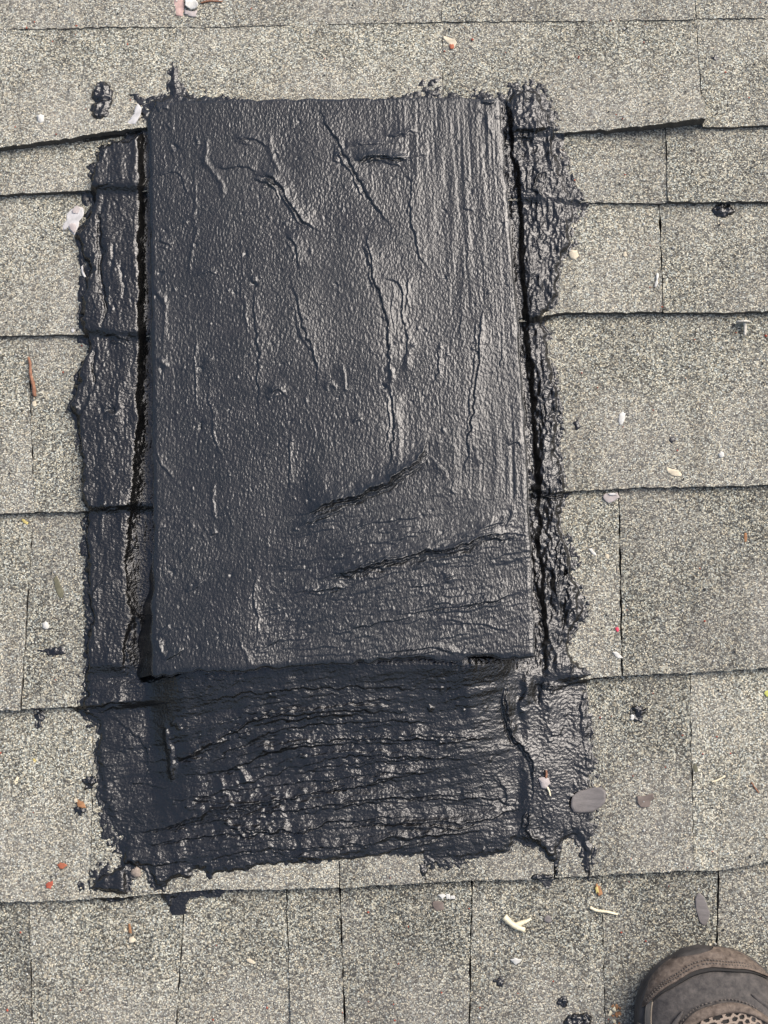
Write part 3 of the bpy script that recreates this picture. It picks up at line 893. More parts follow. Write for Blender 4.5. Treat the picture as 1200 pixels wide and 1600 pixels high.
for q in range(45):
    a = rng.uniform(250, 790); b = rng.uniform(180, 780); ln = rng.uniform(25, 120)
    HS.append(([(a, b), (a+rng.uniform(-3, 4), b+ln*0.5), (a+rng.uniform(-4, 8), b+ln)], rng.uniform(0.08, 0.30), rng.uniform(1.6, 5), [R_, L_, R_][int(rng.integers(3))]))
for q in range(70):
    a = rng.uniform(420, 760); b = rng.uniform(830, 1030); ln = rng.uniform(25, 110); k = rng.uniform(-0.34, -0.08)
    HS.append(([(a, b), (a+ln*0.5, b+k*ln*0.5), (a+ln, b+k*ln)], rng.uniform(0.2, 0.75), rng.uniform(2.5, 7), UP if rng.random() < 0.75 else None))
for q in range(26):
    a = rng.uniform(250, 420); b = rng.uniform(800, 1035); ln = rng.uniform(10, 45)
    HS.append(([(a, b), (a+ln*0.5, b-ln*0.3), (a+ln, b-ln*0.5)], rng.uniform(0.2, 0.6), rng.uniform(2.5, 6), UP))
echo(HS, 78)
for pts, amp, wd, sd_ in HS:
    stroke(K, HU, HV, pts, amp*(1.0 if sd_ is not None else 0.6), wd*(1.0 if sd_ is not None else 0.8), sd_, wob=hw)
crumbs(K, HU, HV, 120, (240, 170, 820, 1040), 1.6, 3.6, 0.25, 0.9)
crumbs(K, HU, HV, 90, (240, 170, 820, 1040), 1.6, 3.6, -1.0, -0.25)
Lpx = np.minimum(np.minimum(s*575, (1-s)*575), np.minimum(t*880+3, (1-t)*880))
rnd = np.clip(Lpx/9.0, 0, 1)
rnd = np.sqrt(np.clip(1-(1-rnd)**2, 0, 1))
ZB_ = Z0+(Z1-Z0)*t**1.1-0.001*(9.0*sstep(poly_sdf(HU, HV, [(455, 812), (520, 792), (600, 765), (650, 735), (676, 700), (705, 735), (720, 760), (830, 790), (1000, 1200), (395, 1200), (400, 960)]), -30, 60)*np.clip(t-0.70, 0, 1)+6.0*(1-s)**2)
HZ = ZB_+K*0.001*sstep(Lpx, 0, 5)-0.0028*(1-rnd)
PH = unp(HU, HV, ZB_); PH[..., 2] = HZ
vb = unp(520, 640)
vent = top_empty('roof_vent', vb, label='low slant-backed roof vent smothered in troweled black tar, raised edge facing down the roof', cat='roof vent')
idx = np.arange(nx*ny).reshape(ny, nx)
quads = np.stack([idx[1:, :-1], idx[1:, 1:], idx[:-1, 1:], idx[:-1, :-1]], -1).reshape(-1, 4)
loop = np.r_[idx[0, :], idx[1:, -1], idx[-1, -2::-1], idx[-2:0:-1, 0]]
pv = PH.reshape(-1, 3)
m_ = len(loop); k = np.arange(m_); k2 = (k+1) % m_
wav = fnoise((1, m_), 1, 9)[0]
lip = np.clip(0.011+0.0035*wav, 0.004, 0.022)
r1 = pv[loop].copy(); r1[:, 2] -= lip
cen = pv.mean(0)
r2 = r1.copy(); dvec = cen[:2]-r2[:, :2]; dvec /= np.linalg.norm(dvec, axis=1)[:, None]
r2[:, :2] += dvec*0.006
n = nx*ny
AV = np.vstack([pv, r1, r2])
F1 = np.stack([loop, loop[k2], n+k2, n+k], -1)[:, ::-1]
F2 = np.stack([n+k, n+k2, n+m_+k2, n+m_+k], -1)[:, ::-1]
child('hood', vent, AV, np.vstack([quads, F1, F2]), [M_TARV], vb)

def wall(name, topline, footline, rows=14, amp=0.0009):
    """tar-covered upright side between an upper and a lower line of points"""
    A = np.asarray(topline); B = np.asarray(footline); nn = len(A)
    q = np.linspace(0, 1, rows)[:, None, None]
    W = A[None]*(1-q)+B[None]*q
    W = W+fnoise((rows, nn), 2, 4)[..., None]*np.array([amp, amp, 0])
    W = W+fnoise((rows, nn), 1, 1)[..., None]*np.array([amp*.3, amp*.3, 0])
    ii = np.arange(rows*nn).reshape(rows, nn)
    f = np.stack([ii[1:, :-1], ii[1:, 1:], ii[:-1, 1:], ii[:-1, :-1]], -1).reshape(-1, 4)
    return child(name, vent, W.reshape(-1, 3), f, [M_TAR], vb)

def inset(line, dx, dy, dz):
    q = line.copy(); q += np.array([dx, dy, dz]); return q
Lt = PH[::3, 0]; Rt = PH[::3, -1]; Bt = PH[-1, ::3]
tq = np.linspace(0, 1, len(Lt))
footL = inset(Lt, 0.003, 0, 0); footL[:, 0] -= 0.001+0.021*sstep(tq, 0.62, 1.0); footL[:, 2] = 0.002
topL = inset(Lt, 0.0035, 0, -0.004); topL[:, 0] += 0.007*(1-sstep(tq, 0.55, 0.8)); footL[:, 0] += 0.007*(1-sstep(tq, 0.55, 0.8))
wall('side_panel', topL, footL)
footR = inset(Rt, -0.004, 0, 0); footR[:, 2] = 0.002
wall('side_panel', inset(Rt, -0.004, 0, -0.004)[::-1], footR[::-1])
footB = inset(Bt, 0, 0.016, 0); footB[:, 2] = 0.002
wall('front_panel', inset(Bt, 0, 0.012, -0.005), footB)

# ----------------------------------------------------------------- spots of tar on the shingles
def tar_spot(poly, thick, label, rough=0.35, raised=()):
    P_ = np.asarray(poly, float)
    lo = P_.min(0)-8; hi = P_.max(0)+8
    st_ = max(1.0, min(1.6, (hi-lo).max()/60))
    uu, vv = np.meshgrid(np.arange(lo[0], hi[0], st_), np.arange(lo[1], hi[1], st_))
    g = uu.shape
    sd = poly_sdf(uu, vv, P_)+fnoise(g, 1.3, 1.3)*1.0+fnoise(g, 3, 3)*0.8
    h = thick*np.sqrt(np.clip(sd, 0, 9)/9)+rough*fnoise(g, 2.5, 2.5)*sstep(sd, 0, 4)+0.12*fnoise(g, 1, 1)*sstep(sd, 0, 3)
    h = np.where(sd > 0, h+0.15, -2.0*sstep(-sd, 0, 4))
    for pts, amp, wd, sdv in raised: stroke(h, uu, vv, pts, amp, wd, sdv)
    z = roof_h(uu, vv)+h*0.001
    pp = unp(uu, vv, 0.0); pp[..., 2] = z
    us_, f_ = grid_faces(sd > -5)
    c_ = P_.mean(0)
    return top_mesh('tar_spot', pp.reshape(-1, 3)[us_], f_, [M_TAR], unp(c_[0], c_[1]), label=label, cat='tar spot', group='tar spots dropped on the shingles')

tar_spot([(146, 145), (152, 133), (161, 130), (172, 137), (177, 150), (176, 170), (174, 184), (162, 192), (150, 190), (144, 178), (150, 163), (145, 155)], 3.4,
         'curled figure-eight dab of tar alone on the top course beside the vent corner', 0.5, [([(147, 166), (158, 162), (176, 158)], -2.2, 3, None), ([(148, 186), (160, 192), (174, 184)], 1.5, 4, None)])
tar_spot([(152, 196), (160, 194), (168, 200), (160, 210), (155, 207)], 0.7, 'thin dark smear just below the figure-eight dab of tar', 0.3)
tar_spot([(1113, 326), (1122, 320), (1138, 321), (1148, 327), (1143, 338), (1126, 341), (1116, 336)], 2.4, 'oval tar dab stuck on a shingle edge beyond the long vertical joint', 0.6)
tar_spot([(984, 1106), (996, 1102), (1003, 1108), (1015, 1107), (1006, 1116), (1000, 1127), (988, 1130), (986, 1118)], 1.6, 'splayed tar splash with a white crumb in it, low beside the patch', 0.6)
tar_spot([(882, 1592), (890, 1582), (903, 1584), (912, 1580), (923, 1588), (921, 1604), (900, 1606), (884, 1604)], 2.8, 'lumpy tar dab nearest to the shoe', 0.8)
tar_spot([(872, 1560), (880, 1555), (886, 1563), (880, 1572), (873, 1569)], 1.4, 'small round tar drip just above the lumpy dab by the shoe', 0.4)
tar_spot([(56, 1018), (75, 1013), (90, 1012), (105, 1014), (104, 1021), (88, 1023), (70, 1021)], 0.8, 'long thin sideways tar smear below the white pebble', 0.35)
tar_spot([(52, 1108), (64, 1106), (70, 1118), (66, 1136), (58, 1139), (52, 1126)], 0.6, 'faded upright tar smudge crossing the shingle edge', 0.3)
tar_spot([(128, 1217), (140, 1212), (152, 1216), (150, 1232), (136, 1232)], 1.6, 'tar dab touching the edge of the patch above the brown leaf scrap', 0.5)
tar_spot([(117, 1262), (125, 1258), (138, 1262), (142, 1272), (130, 1270), (121, 1276)], 1.2, 'tar streak under the brown leaf scrap', 0.4)
tar_spot([(1042, 684), (1052, 682), (1055, 688), (1048, 693), (1043, 690)], 0.9, 'tiny tar speck in the middle of the large clean shingle', 0.3)
tar_spot([(898, 660), (903, 656), (905, 668), (900, 672)], 0.9, 'tiny upright tar speck close to the ragged edge of the patch', 0.3)
tar_spot([(772, 1530), (780, 1526), (788, 1531), (784, 1539), (775, 1538)], 0.6, 'dull dark spot below the small white chip', 0.3)
tar_spot([(656, 1350), (664, 1347), (667, 1358), (663, 1372), (658, 1368)], 1.4, 'short tar run in a joint under the lower edge of the patch', 0.4)
tar_spot([(830, 1369), (846, 1365), (862, 1366), (858, 1373), (838, 1374)], 1.0, 'flat tar smear along a shingle edge under the folded tar flap', 0.3)
tar_spot([(1110, 92), (1118, 89), (1124, 95), (1118, 100)], 0.6, 'small dark spot high on the top course near its faint joint', 0.3)

# ----------------------------------------------------------------- litter on the roof
def pmat(name, col, rough=0.7, var=0.3, scale=250.0, bump=0.4, col2=None, stretch=None):
    return plain(name, col, rough, var, scale, bump, 0.0005, 0.35, col2, stretch)
M_PAINT = pmat('white paint flake', (0.44, 0.425, 0.405), 0.6, 0.25, 160)
M_PAPER = pmat('grey back of the flake', (0.34, 0.30, 0.28), 0.7, 0.25, 160)
M_CREAM = pmat('cream bark chip', (0.47, 0.41, 0.30), 0.7, 0.3, 200)
M_WHITE = pmat('white chip', (0.46, 0.45, 0.41), 0.6, 0.2, 300)
M_LEAF = pmat('dry grey leaf', (0.125, 0.113, 0.106), 0.6, 0.25, 60, 0.6, stretch=(1, 5, 1))
M_LEAF2 = pmat('dry brown leaf', (0.12, 0.095, 0.08), 0.65, 0.35, 90, 0.6)
M_OLIVE = pmat('olive dead leaf', (0.10, 0.095, 0.06), 0.75, 0.4, 200)
M_TWIG = pmat('brown twig', (0.20, 0.095, 0.055), 0.75, 0.4, 300, 0.7)
M_STRAW = pmat('straw', (0.62, 0.55, 0.38), 0.6, 0.2, 200)
M_RED = pmat('orange red chip', (0.29, 0.09, 0.045), 0.7, 0.3, 250)
M_DRED = pmat('dull red crumb', (0.30, 0.07, 0.04), 0.75, 0.35, 250)
M_RUST = pmat('rust brown bark', (0.24, 0.12, 0.055), 0.8, 0.5, 250, 0.8)
M_YEL = pmat('yellow sliver', (0.42, 0.34, 0.12), 0.6, 0.25, 200)
M_STEEL = pmat('weathered nail steel', (0.42, 0.39, 0.33), 0.45, 0.4, 400)
M_STONE = pmat('brown grey pebble', (0.22, 0.18, 0.145), 0.8, 0.35, 300)
M_PINK = pmat('pinkish scrap', (0.42, 0.29, 0.25), 0.75, 0.3, 200)

def chip_geo(outline, th=0.8, dome=0.4, lift_=0.2, tilt=(0, 0), curl=0.0, jit=0.7, rnd_=False):
    """a thin solid scrap with this outline (photograph pixels) lying on the roof; th, dome, lift_ in mm"""
    th, dome = th*0.75, dome*0.55
    if rnd_: P_ = smooth_line(list(outline)+[outline[0]], 3)[:-1]
    else:
        O_ = np.asarray(outline, float); P_ = np.empty((2*len(O_), 2)); P_[::2] = O_; P_[1::2] = (O_+np.roll(O_, -1, 0))/2
    P_ = P_+rng.normal(0, jit, P_.shape)
    c = P_.mean(0)
    if not rnd_: P_ = c+(P_-c)*0.9
    zb = max(surf(*c), np.mean([surf(*q) for q in P_[::3]]))+lift_*0.001
    rings = []
    size = np.abs(P_-c).max()
    def ring(f, z):
        q = c+(P_-c)*f
        r = unp(q[:, 0], q[:, 1], 0.0)
        rel = (q-c)/size
        r[:, 2] = zb+z*0.001+0.001*(tilt[0]*rel[:, 0]+tilt[1]*rel[:, 1])+curl*0.001*(rel[:, 0]**2)
        return r
    n_ = len(P_)
    wob_ = rng.normal(0, 0.15*th, n_)
    r0 = ring(1, 0); r1 = ring(1, th*0.8); r1[:, 2] += wob_*0.001
    r2 = ring(0.86, th+dome*0.3); r3 = ring(0.5, th+dome); r3[:, 2] += rng.normal(0, 0.12*dome+0.02, n_)*0.001
    cp = unp(c[0], c[1], 0.0); cp[2] = zb+(th+dome)*0.001
    V_ = np.vstack([r0, r1, r2, r3, cp[None]])
    F_ = []
    for a_ in range(3):
        for i_ in range(n_):
            j_ = (i_+1) % n_
            F_.append((a_*n_+i_, a_*n_+j_, (a_+1)*n_+j_, (a_+1)*n_+i_))
    for i_ in range(n_):
        F_.append((3*n_+i_, 3*n_+(i_+1) % n_, 4*n_))
    return V_, F_, c, zb

def flip_up(V_, F_):
    """faces wound so that the top looks up"""
    a_, b_, c_ = [np.asarray(V_[k]) for k in F_[-1][:3]]
    if np.cross(b_-a_, c_-a_)[2] < 0: return [tuple(reversed(f)) for f in F_]
    return F_

def chip(name, label, cat, outline, mat, group=None, **kw):
    V_, F_, c, zb = chip_geo(outline, **kw)
    return top_mesh(name, V_, flip_up(V_, F_), [mat], (*unp(c[0], c[1])[:2], zb), label=label, cat=cat, group=group)

def chip_part(name, parent, outline, mat, **kw):
    V_, F_, c, zb = chip_geo(outline, **kw)
    return child(name, parent, V_, flip_up(V_, F_), [mat], list(parent['base']))

def tube_geo(pts, r0, r1, arch=0.0, lift_=0.0, seg=8, sub=5):
    """a twig: centre line in photograph pixels, radii in mm"""
    P_ = smooth_line(pts, sub) if len(pts) > 2 else np.linspace(pts[0], pts[1], 7)
    n_ = len(P_); q = np.linspace(0, 1, n_)
    r = (r0+(r1-r0)*q)*0.001*(1+rng.normal(0, 0.06, n_))
    z0 = max(surf(*k_) for k_ in P_[::2])
    C_ = unp(P_[:, 0], P_[:, 1], 0.0)
    C_[:, 2] = z0+r.max()*0.9+lift_*0.001+arch*0.001*np.sin(q*math.pi)
    V_ = []
    for i_ in range(n_):
        d = C_[min(i_+1, n_-1)]-C_[max(i_-1, 0)]; d /= np.linalg.norm(d)+1e-12
        s_ = np.cross(d, [0, 0, 1.0]); s_ /= np.linalg.norm(s_)+1e-12
        up = np.cross(s_, d)
        for a_ in range(seg):
            an = 2*math.pi*a_/seg
            V_.append(C_[i_]+r[i_]*(math.cos(an)*s_+math.sin(an)*up))
    F_ = []
    for i_ in range(n_-1):
        for a_ in range(seg):
            b_ = (a_+1) % seg
            F_.append((i_*seg+a_, i_*seg+b_, (i_+1)*seg+b_, (i_+1)*seg+a_))
    F_.append(tuple(range(seg))[::-1]); F_.append(tuple(range((n_-1)*seg, n_*seg)))
    return np.array(V_), F_, C_[n_//2]

def twig(name, label, cat, pts, mat, r0, r1, group=None, **kw):
    V_, F_, c = tube_geo(pts, r0, r1, **kw)
    return top_mesh(name, V_, F_, [mat], c, label=label, cat=cat, group=group)

def twig_part(name, parent, pts, mat, r0, r1, **kw):
    V_, F_, c = tube_geo(pts, r0, r1, **kw)
    return child(name, parent, V_, F_, [mat], list(parent['base']))

def heap(name, u, v, **tags):
    c = unp(u, v, 0.0); c[2] = surf(u, v)
    return top_empty(name, c, **tags)

# white flakes of old paint
f1 = heap('paint_flake', 116, 345, label='large torn white paint flake with grey-brown back showing, stuck beside the patch', cat='paint flake')
chip_part('flake', f1, [(120, 319), (133, 325), (135, 337), (127, 346), (125, 357), (118, 374), (113, 366), (106, 359), (97, 362), (95, 355), (104, 346), (103, 335), (112, 326)], M_PAINT, th=0.5, dome=0.5, tilt=(1.2, 0), curl=1.0)
chip_part('torn_back', f1, [(113, 330), (121, 322), (127, 326), (122, 336), (114, 336)], M_PAPER, th=0.3, dome=0.3, lift_=1.6)
chip_part('torn_back', f1, [(108, 352), (118, 350), (122, 356), (116, 366), (110, 360)], M_PAPER, th=0.3, dome=0.3, lift_=1.3)
chip('paint_flake', 'narrow white sliver of paint at the ragged tar edge under the large torn flake', 'paint flake', [(128, 418), (131, 416), (134, 428), (137, 436), (133, 437), (129, 428)], M_PAINT, th=0.6, lift_=1.0)
chip('paint_flake', 'white crumpled paint flake pressed against the upper corner of the vent', 'paint flake', [(221, 169), (226, 178), (225, 190), (217, 204), (203, 206), (199, 202), (207, 194), (214, 184), (216, 175)], M_PAINT, th=0.8, dome=0.8, lift_=1.5, tilt=(1.5, 0), curl=1.0)
chip('paint_flake', 'little white paint flake on the shingle edge above the black groove strip', 'paint flake', [(112, 517), (116, 513), (119, 519), (115, 522)], M_PAINT, th=0.5)
f2 = heap('paint_flake', 299, 13, label='white curled scrap with grey underside on the topmost shingles', cat='paint flake')
chip_part('flake', f2, [(289, -2), (304, -3), (312, 8), (310, 16), (300, 19), (290, 14)], M_WHITE, th=0.6, dome=0.9, lift_=2.0, curl=2.0)
chip_part('torn_back', f2, [(289, 14), (300, 20), (310, 17), (308, 27), (296, 28), (288, 23)], M_PAPER, th=0.5, dome=0.4, lift_=0.6)
chip('bark_scrap', 'pinkish brown scrap beside the white curl on the topmost shingles', 'scrap', [(272, -2), (287, -2), (289, 14), (286, 28), (276, 27), (272, 12)], M_PINK, th=0.4, dome=0.3)
twig('twig', 'thin dark twig running out from the white curl at the top', 'twig', [(314, 6), (328, 3), (348, 4)], M_TWIG, 0.8, 0.5)

# bark chips and crumbs
CH = 'pale chips scattered on the shingles'
pt = heap('petal', 704, 66, label='cream and orange dried petal high above the vent', cat='petal')
chip_part('petal_blade', pt, [(692, 56), (700, 58), (708, 62), (715, 68), (712, 76), (705, 79), (700, 70), (693, 63)], M_CREAM, th=0.4, dome=0.6, tilt=(0.6, 0.4), curl=1.0)
chip_part('petal_base', pt, [(703, 70), (709, 72), (709, 79), (703, 78)], M_RED, th=0.5, dome=0.4, lift_=0.9)
chip('pebble', 'small round white pebble below the figure-eight dab of tar', 'pebble', [(61, 186), (67, 183), (73, 187), (73, 195), (67, 199), (61, 195)], M_WHITE, th=1.2, dome=1.6, group=CH)
chip('chip', 'round cream chip touching the jagged edge of the patch', 'chip', [(886, 397), (893, 392), (902, 394), (905, 402), (898, 409), (888, 407)], M_CREAM, th=1.2, dome=1.2, group=CH)
chip('chip', 'faint cream crumb on the shingle beside the vertical joint', 'chip', [(971, 398), (976, 395), (979, 402), (974, 405)], M_CREAM, th=0.8, group=CH)
chip('chip', 'upright white stick-like chip lying along the vertical joint', 'chip', [(1024, 428), (1028, 429), (1026, 440), (1025, 453), (1020, 452), (1022, 440)], M_WHITE, th=0.9, dome=0.6, group=CH)
chip('chip', 'curved upright white chip in the middle of the large shingle', 'chip', [(967, 648), (972, 643), (977, 645), (975, 655), (973, 665), (966, 667), (965, 659)], M_WHITE, th=1.0, dome=0.8, group=CH)
chip('chip', 'elongated cream chip resting near the bottom edge of the large shingle', 'chip', [(1038, 734), (1045, 732), (1056, 736), (1065, 742), (1063, 748), (1052, 746), (1040, 741)], M_CREAM, th=1.0, dome=0.8, group=CH)
chip('chip', 'small white crumb up the slope from the elongated cream chip', 'chip', [(1120, 711), (1124, 706), (1130, 709), (1130, 716), (1123, 717)], M_WHITE, th=1.0, dome=0.8, group=CH)
chip('chip', 'slanting white sliver on the strip between patch and vertical joint', 'chip', [(918, 857), (923, 857), (930, 865), (933, 870), (927, 869), (920, 863)], M_WHITE, th=0.9, group=CH)
chip('chip', 'round pale crumb beside the slanting white sliver', 'chip', [(944, 868), (948, 865), (952, 869), (950, 875), (945, 874)], M_CREAM, th=0.9, dome=0.8, group=CH)
chip('chip', 'white sliver leaning against the foot of the long vertical joint', 'chip', [(955, 1017), (960, 1018), (967, 1024), (971, 1029), (965, 1030), (957, 1024)], M_WHITE, th=0.9, group=CH)
chip('chip', 'tiny bright pink-red crumb beside the long vertical joint', 'crumb', [(959, 982), (963, 980), (966, 985), (962, 989)], pmat('pink red crumb', (0.55, 0.05, 0.09)), th=0.8)
chip('pebble', 'white pebble above the long sideways tar smear', 'pebble', [(68, 975), (73, 971), (79, 974), (80, 981), (74, 985), (68, 982)], M_WHITE, th=1.2, dome=1.4, group=CH)
chip('chip', 'tan crumb under the brown curved twig', 'chip', [(51, 629), (56, 627), (60, 631), (57, 637), (52, 636)], M_CREAM, th=0.8, group=CH)
chip('chip', 'white crumb caught in the splayed tar splash', 'chip', [(984, 1118), (988, 1116), (991, 1121), (987, 1126), (984, 1123)], M_WHITE, th=0.9, lift_=1.2, group=CH)
chip('chip', 'little white chip with a dark shadow side below the forked straw', 'chip', [(796, 1496), (805, 1493), (815, 1497), (812, 1503), (806, 1508), (800, 1503)], M_WHITE, th=0.9, dome=0.6, tilt=(0, -0.8), lift_=0.8, group=CH)
chip('chip', 'cream chip in the joint just ahead of the shoe toe', 'chip', [(1106, 1472), (1110, 1474), (1110, 1483), (1105, 1484)], M_CREAM, th=0.9, group=CH)
chip('chip', 'cream chip alone on the lowest course between two faint joints', 'chip', [(384, 1497), (390, 1496), (400, 1503), (397, 1507), (390, 1504)], M_CREAM, th=0.8, group=CH)
tn = heap('bark_crumbs', 205, 1464, label='cluster of tan bark crumbs on the lowest course under the tar tongue', cat='bark crumbs')
for o_ in ([(193, 1452), (198, 1449), (199, 1454), (194, 1457)], [(202, 1464), (209, 1461), (214, 1468), (208, 1475), (201, 1472)], [(199, 1475), (203, 1474), (203, 1480), (198, 1481)]):
    chip_part('crumb', tn, o_, M_CREAM, th=0.9, dome=0.6)
chip_part('crumb', tn, [(200, 1441), (205, 1441), (206, 1458), (202, 1458)], M_RUST, th=0.6)

# leaves, twigs, stones
chip('leaf', 'flat grey oval leaf half on the tar and half on the shingle', 'leaf', [(890, 1251), (896, 1239), (914, 1232), (933, 1229), (943, 1236), (941, 1254), (925, 1267), (899, 1268), (891, 1262)], M_LEAF, th=0.4, dome=0.2, lift_=1.2, curl=1.6, tilt=(0.5, 0.8), jit=0.5, rnd_=True)
chip('leaf', 'small broken brown leaf scrap on the shingle beyond the flat grey leaf', 'leaf', [(992, 1242), (1004, 1243), (1020, 1238), (1022, 1246), (1016, 1252), (1013, 1262), (998, 1261), (993, 1254)], M_LEAF2, th=0.4, dome=0.4, curl=0.8)
chip('leaf', 'slim upright grey leaf lying up the slope from the shoe', 'leaf', [(1085, 1402), (1090, 1395), (1098, 1400), (1105, 1418), (1107, 1432), (1103, 1444), (1094, 1443), (1087, 1424)], M_LEAF, th=0.4, dome=0.2, lift_=0.8, curl=1.4, tilt=(0.6, 0), jit=0.5, rnd_=True)
lf = heap('leaf', 954, 778, label='crumpled whitish leaf fragment tucked under the shingle edge at the long vertical joint', cat='leaf')
chip_part('leaf_blade', lf, [(940, 776), (946, 770), (956, 772), (965, 769), (968, 777), (960, 784), (950, 788), (943, 782)], M_PAPER, th=0.5, dome=1.2, lift_=0.6, curl=1.0)
chip_part('leaf_vein', lf, [(947, 772), (958, 770), (966, 774), (955, 776)], M_PAINT, th=0.4, lift_=2.2)
chip('leaf', 'narrow olive dead leaf on the shingle above the white pebble', 'leaf', [(84, 903), (89, 898), (95, 912), (101, 925), (100, 938), (93, 936), (86, 920)], M_OLIVE, th=0.3, dome=0.3)
ls = heap('leaf', 127, 1254, label='folded brown and cream leaf scrap beside the lower edge of the patch', cat='leaf')
chip_part('leaf_blade', ls, [(117, 1249), (123, 1247), (132, 1252), (138, 1262), (132, 1264), (124, 1260)], M_RUST, th=0.5, dome=0.5, lift_=1.0)
chip_part('leaf_tip', ls, [(116, 1248), (121, 1246), (123, 1252), (119, 1254)], M_CREAM, th=0.5, lift_=1.6)
cu = heap('leaf', 933, 1389, label='curled amber leaf scrap just below the joint under the patch corner', cat='leaf')
chip_part('leaf_blade', cu, [(928, 1384), (933, 1378), (938, 1384), (942, 1398), (936, 1401), (930, 1394)], M_RUST, th=0.5, dome=0.8, lift_=1.0)
chip_part('leaf_tip', cu, [(929, 1386), (933, 1382), (935, 1394), (931, 1395)], M_YEL, th=0.4, lift_=2.2)
mx = heap('leaf_litter', 690, 1411, label='brown scrap with white flakes on the lowest course under the patch', cat='leaf litter')
chip_part('scrap', mx, [(674, 1409), (684, 1405), (694, 1409), (694, 1421), (682, 1424), (676, 1418)], M_LEAF2, th=0.5, dome=0.5)
for o_ in ([(684, 1398), (692, 1394), (698, 1400), (690, 1405)], [(697, 1396), (703, 1395), (705, 1405), (698, 1406)], [(703, 1398), (711, 1398), (711, 1404), (704, 1405)]):
    chip_part('flake', mx, o_, M_WHITE, th=0.5, lift_=0.8)
chip('pebble', 'faint dark grey disc beside the forked straw', 'pebble', [(848, 1433), (854, 1428), (861, 1431), (863, 1438), (857, 1443), (849, 1440)], M_LEAF, th=0.5, dome=0.5)
chip('pebble', 'brown grey pebble in the notch of bare shingle at the tar tongue', 'pebble', [(208, 1356), (217, 1351), (224, 1357), (223, 1368), (214, 1371), (207, 1366)], M_STONE, th=1.5, dome=2.0)
chip('chip', 'orange-red chip, the larger of the two red ones', 'red chip', [(91, 1350), (97, 1346), (103, 1346), (108, 1351), (102, 1357), (94, 1357)], M_RED, th=0.9, dome=0.5)
chip('chip', 'dull red crumb just below the orange-red chip', 'red chip', [(73, 1381), (79, 1376), (85, 1374), (86, 1382), (81, 1387), (75, 1387)], M_DRED, th=0.8, dome=0.4)
chip('chip', 'yellow sliver on the course edge below the brown curved twig', 'sliver', [(33, 811), (38, 811), (45, 817), (43, 821), (36, 817)], M_YEL, th=0.7)
chip('chip', 'small yellow sliver far below on a plain shingle beside the patch', 'sliver', [(22, 1222), (27, 1215), (31, 1214), (30, 1220), (25, 1226)], M_STRAW, th=0.7)
chip('chip', 'yellow speck just under the faded upright tar smudge', 'sliver', [(52, 1186), (55, 1184), (58, 1188), (55, 1192)], M_YEL, th=0.7)
chip('leaf', 'yellow-green leaf bit at the far end of the course under the splash', 'leaf', [(1192, 1083), (1198, 1078), (1206, 1078), (1204, 1088), (1196, 1088)], pmat('yellow green leaf', (0.42, 0.42, 0.10)), th=0.5, dome=0.4)
chip('bark_scrap', 'upright brown bark sliver on the shingle past the long vertical joint', 'bark', [(1162, 832), (1166, 833), (1167, 846), (1163, 849), (1161, 840)], M_RUST, th=0.5)
chip('bark_scrap', 'brown smudge of bark by the lower end of the slim joint', 'bark', [(1080, 1196), (1086, 1192), (1090, 1204), (1084, 1210)], M_OLIVE, th=0.3)
br = heap('bark_crumbs', 961, 1580, label='rust-brown heap of bark crumbs beside the shoe', cat='bark crumbs')
for q in range(16):
    a_ = rng.uniform(951, 972); b_ = rng.uniform(1566, 1602); r_ = rng.uniform(2.0, 4.5)
    an = np.sort(rng.uniform(0, 6.28, 6))
    chip_part('crumb', br, [(a_+r_*math.cos(k_), b_+r_*1.2*math.sin(k_)) for k_ in an], M_RUST if q % 3 else M_STRAW, th=0.7, dome=0.5, jit=0.3)
twig('twig', 'brown curved twig lying along the faint joint beside the patch', 'twig', [(46, 560), (49, 570), (50, 588), (54, 603), (56, 621)], M_TWIG, 1.0, 1.6, arch=0.8)
twig('straw', 'straight pale straw with a bent end on the lowest course', 'straw', [(921, 1417), (932, 1422), (948, 1424), (964, 1428)], M_STRAW, 1.1, 0.9)
twig('straw', 'short pale straw on the shingle past the slim joint', 'straw', [(1110, 1221), (1118, 1219), (1131, 1212)], M_STRAW, 0.8, 0.6)
twig('twig', 'thin dark twig near the end of the course beyond the pale straw', 'twig', [(1172, 1222), (1177, 1230), (1183, 1238)], M_TWIG, 0.7, 0.5)
yf = heap('forked_straw', 806, 1441, label='pale forked straw shaped like a Y on the lowest course', cat='straw')
twig_part('stem', yf, [(787, 1431), (796, 1440), (806, 1447), (819, 1452)], M_STRAW, 2.6, 1.7)
twig_part('fork', yf, [(804, 1445), (814, 1441), (822, 1438), (829, 1434)], M_STRAW, 2.2, 0.9)
sd0 = heap('seed', 849, 1220, label='pale grey seed with two little stems sticking to the tar', cat='seed')
chip_part('husk', sd0, [(836, 1213), (846, 1212), (856, 1214), (858, 1222), (852, 1231), (843, 1231), (840, 1222)], M_PAPER, th=1.4, dome=1.8, lift_=0.6)
twig_part('stem', sd0, [(850, 1202), (851, 1208), (850, 1214)], M_TWIG, 0.8, 0.8, lift_=1.0)
twig_part('stem', sd0, [(852, 1228), (855, 1234), (857, 1242)], M_STRAW, 0.8, 0.6, lift_=1.0)

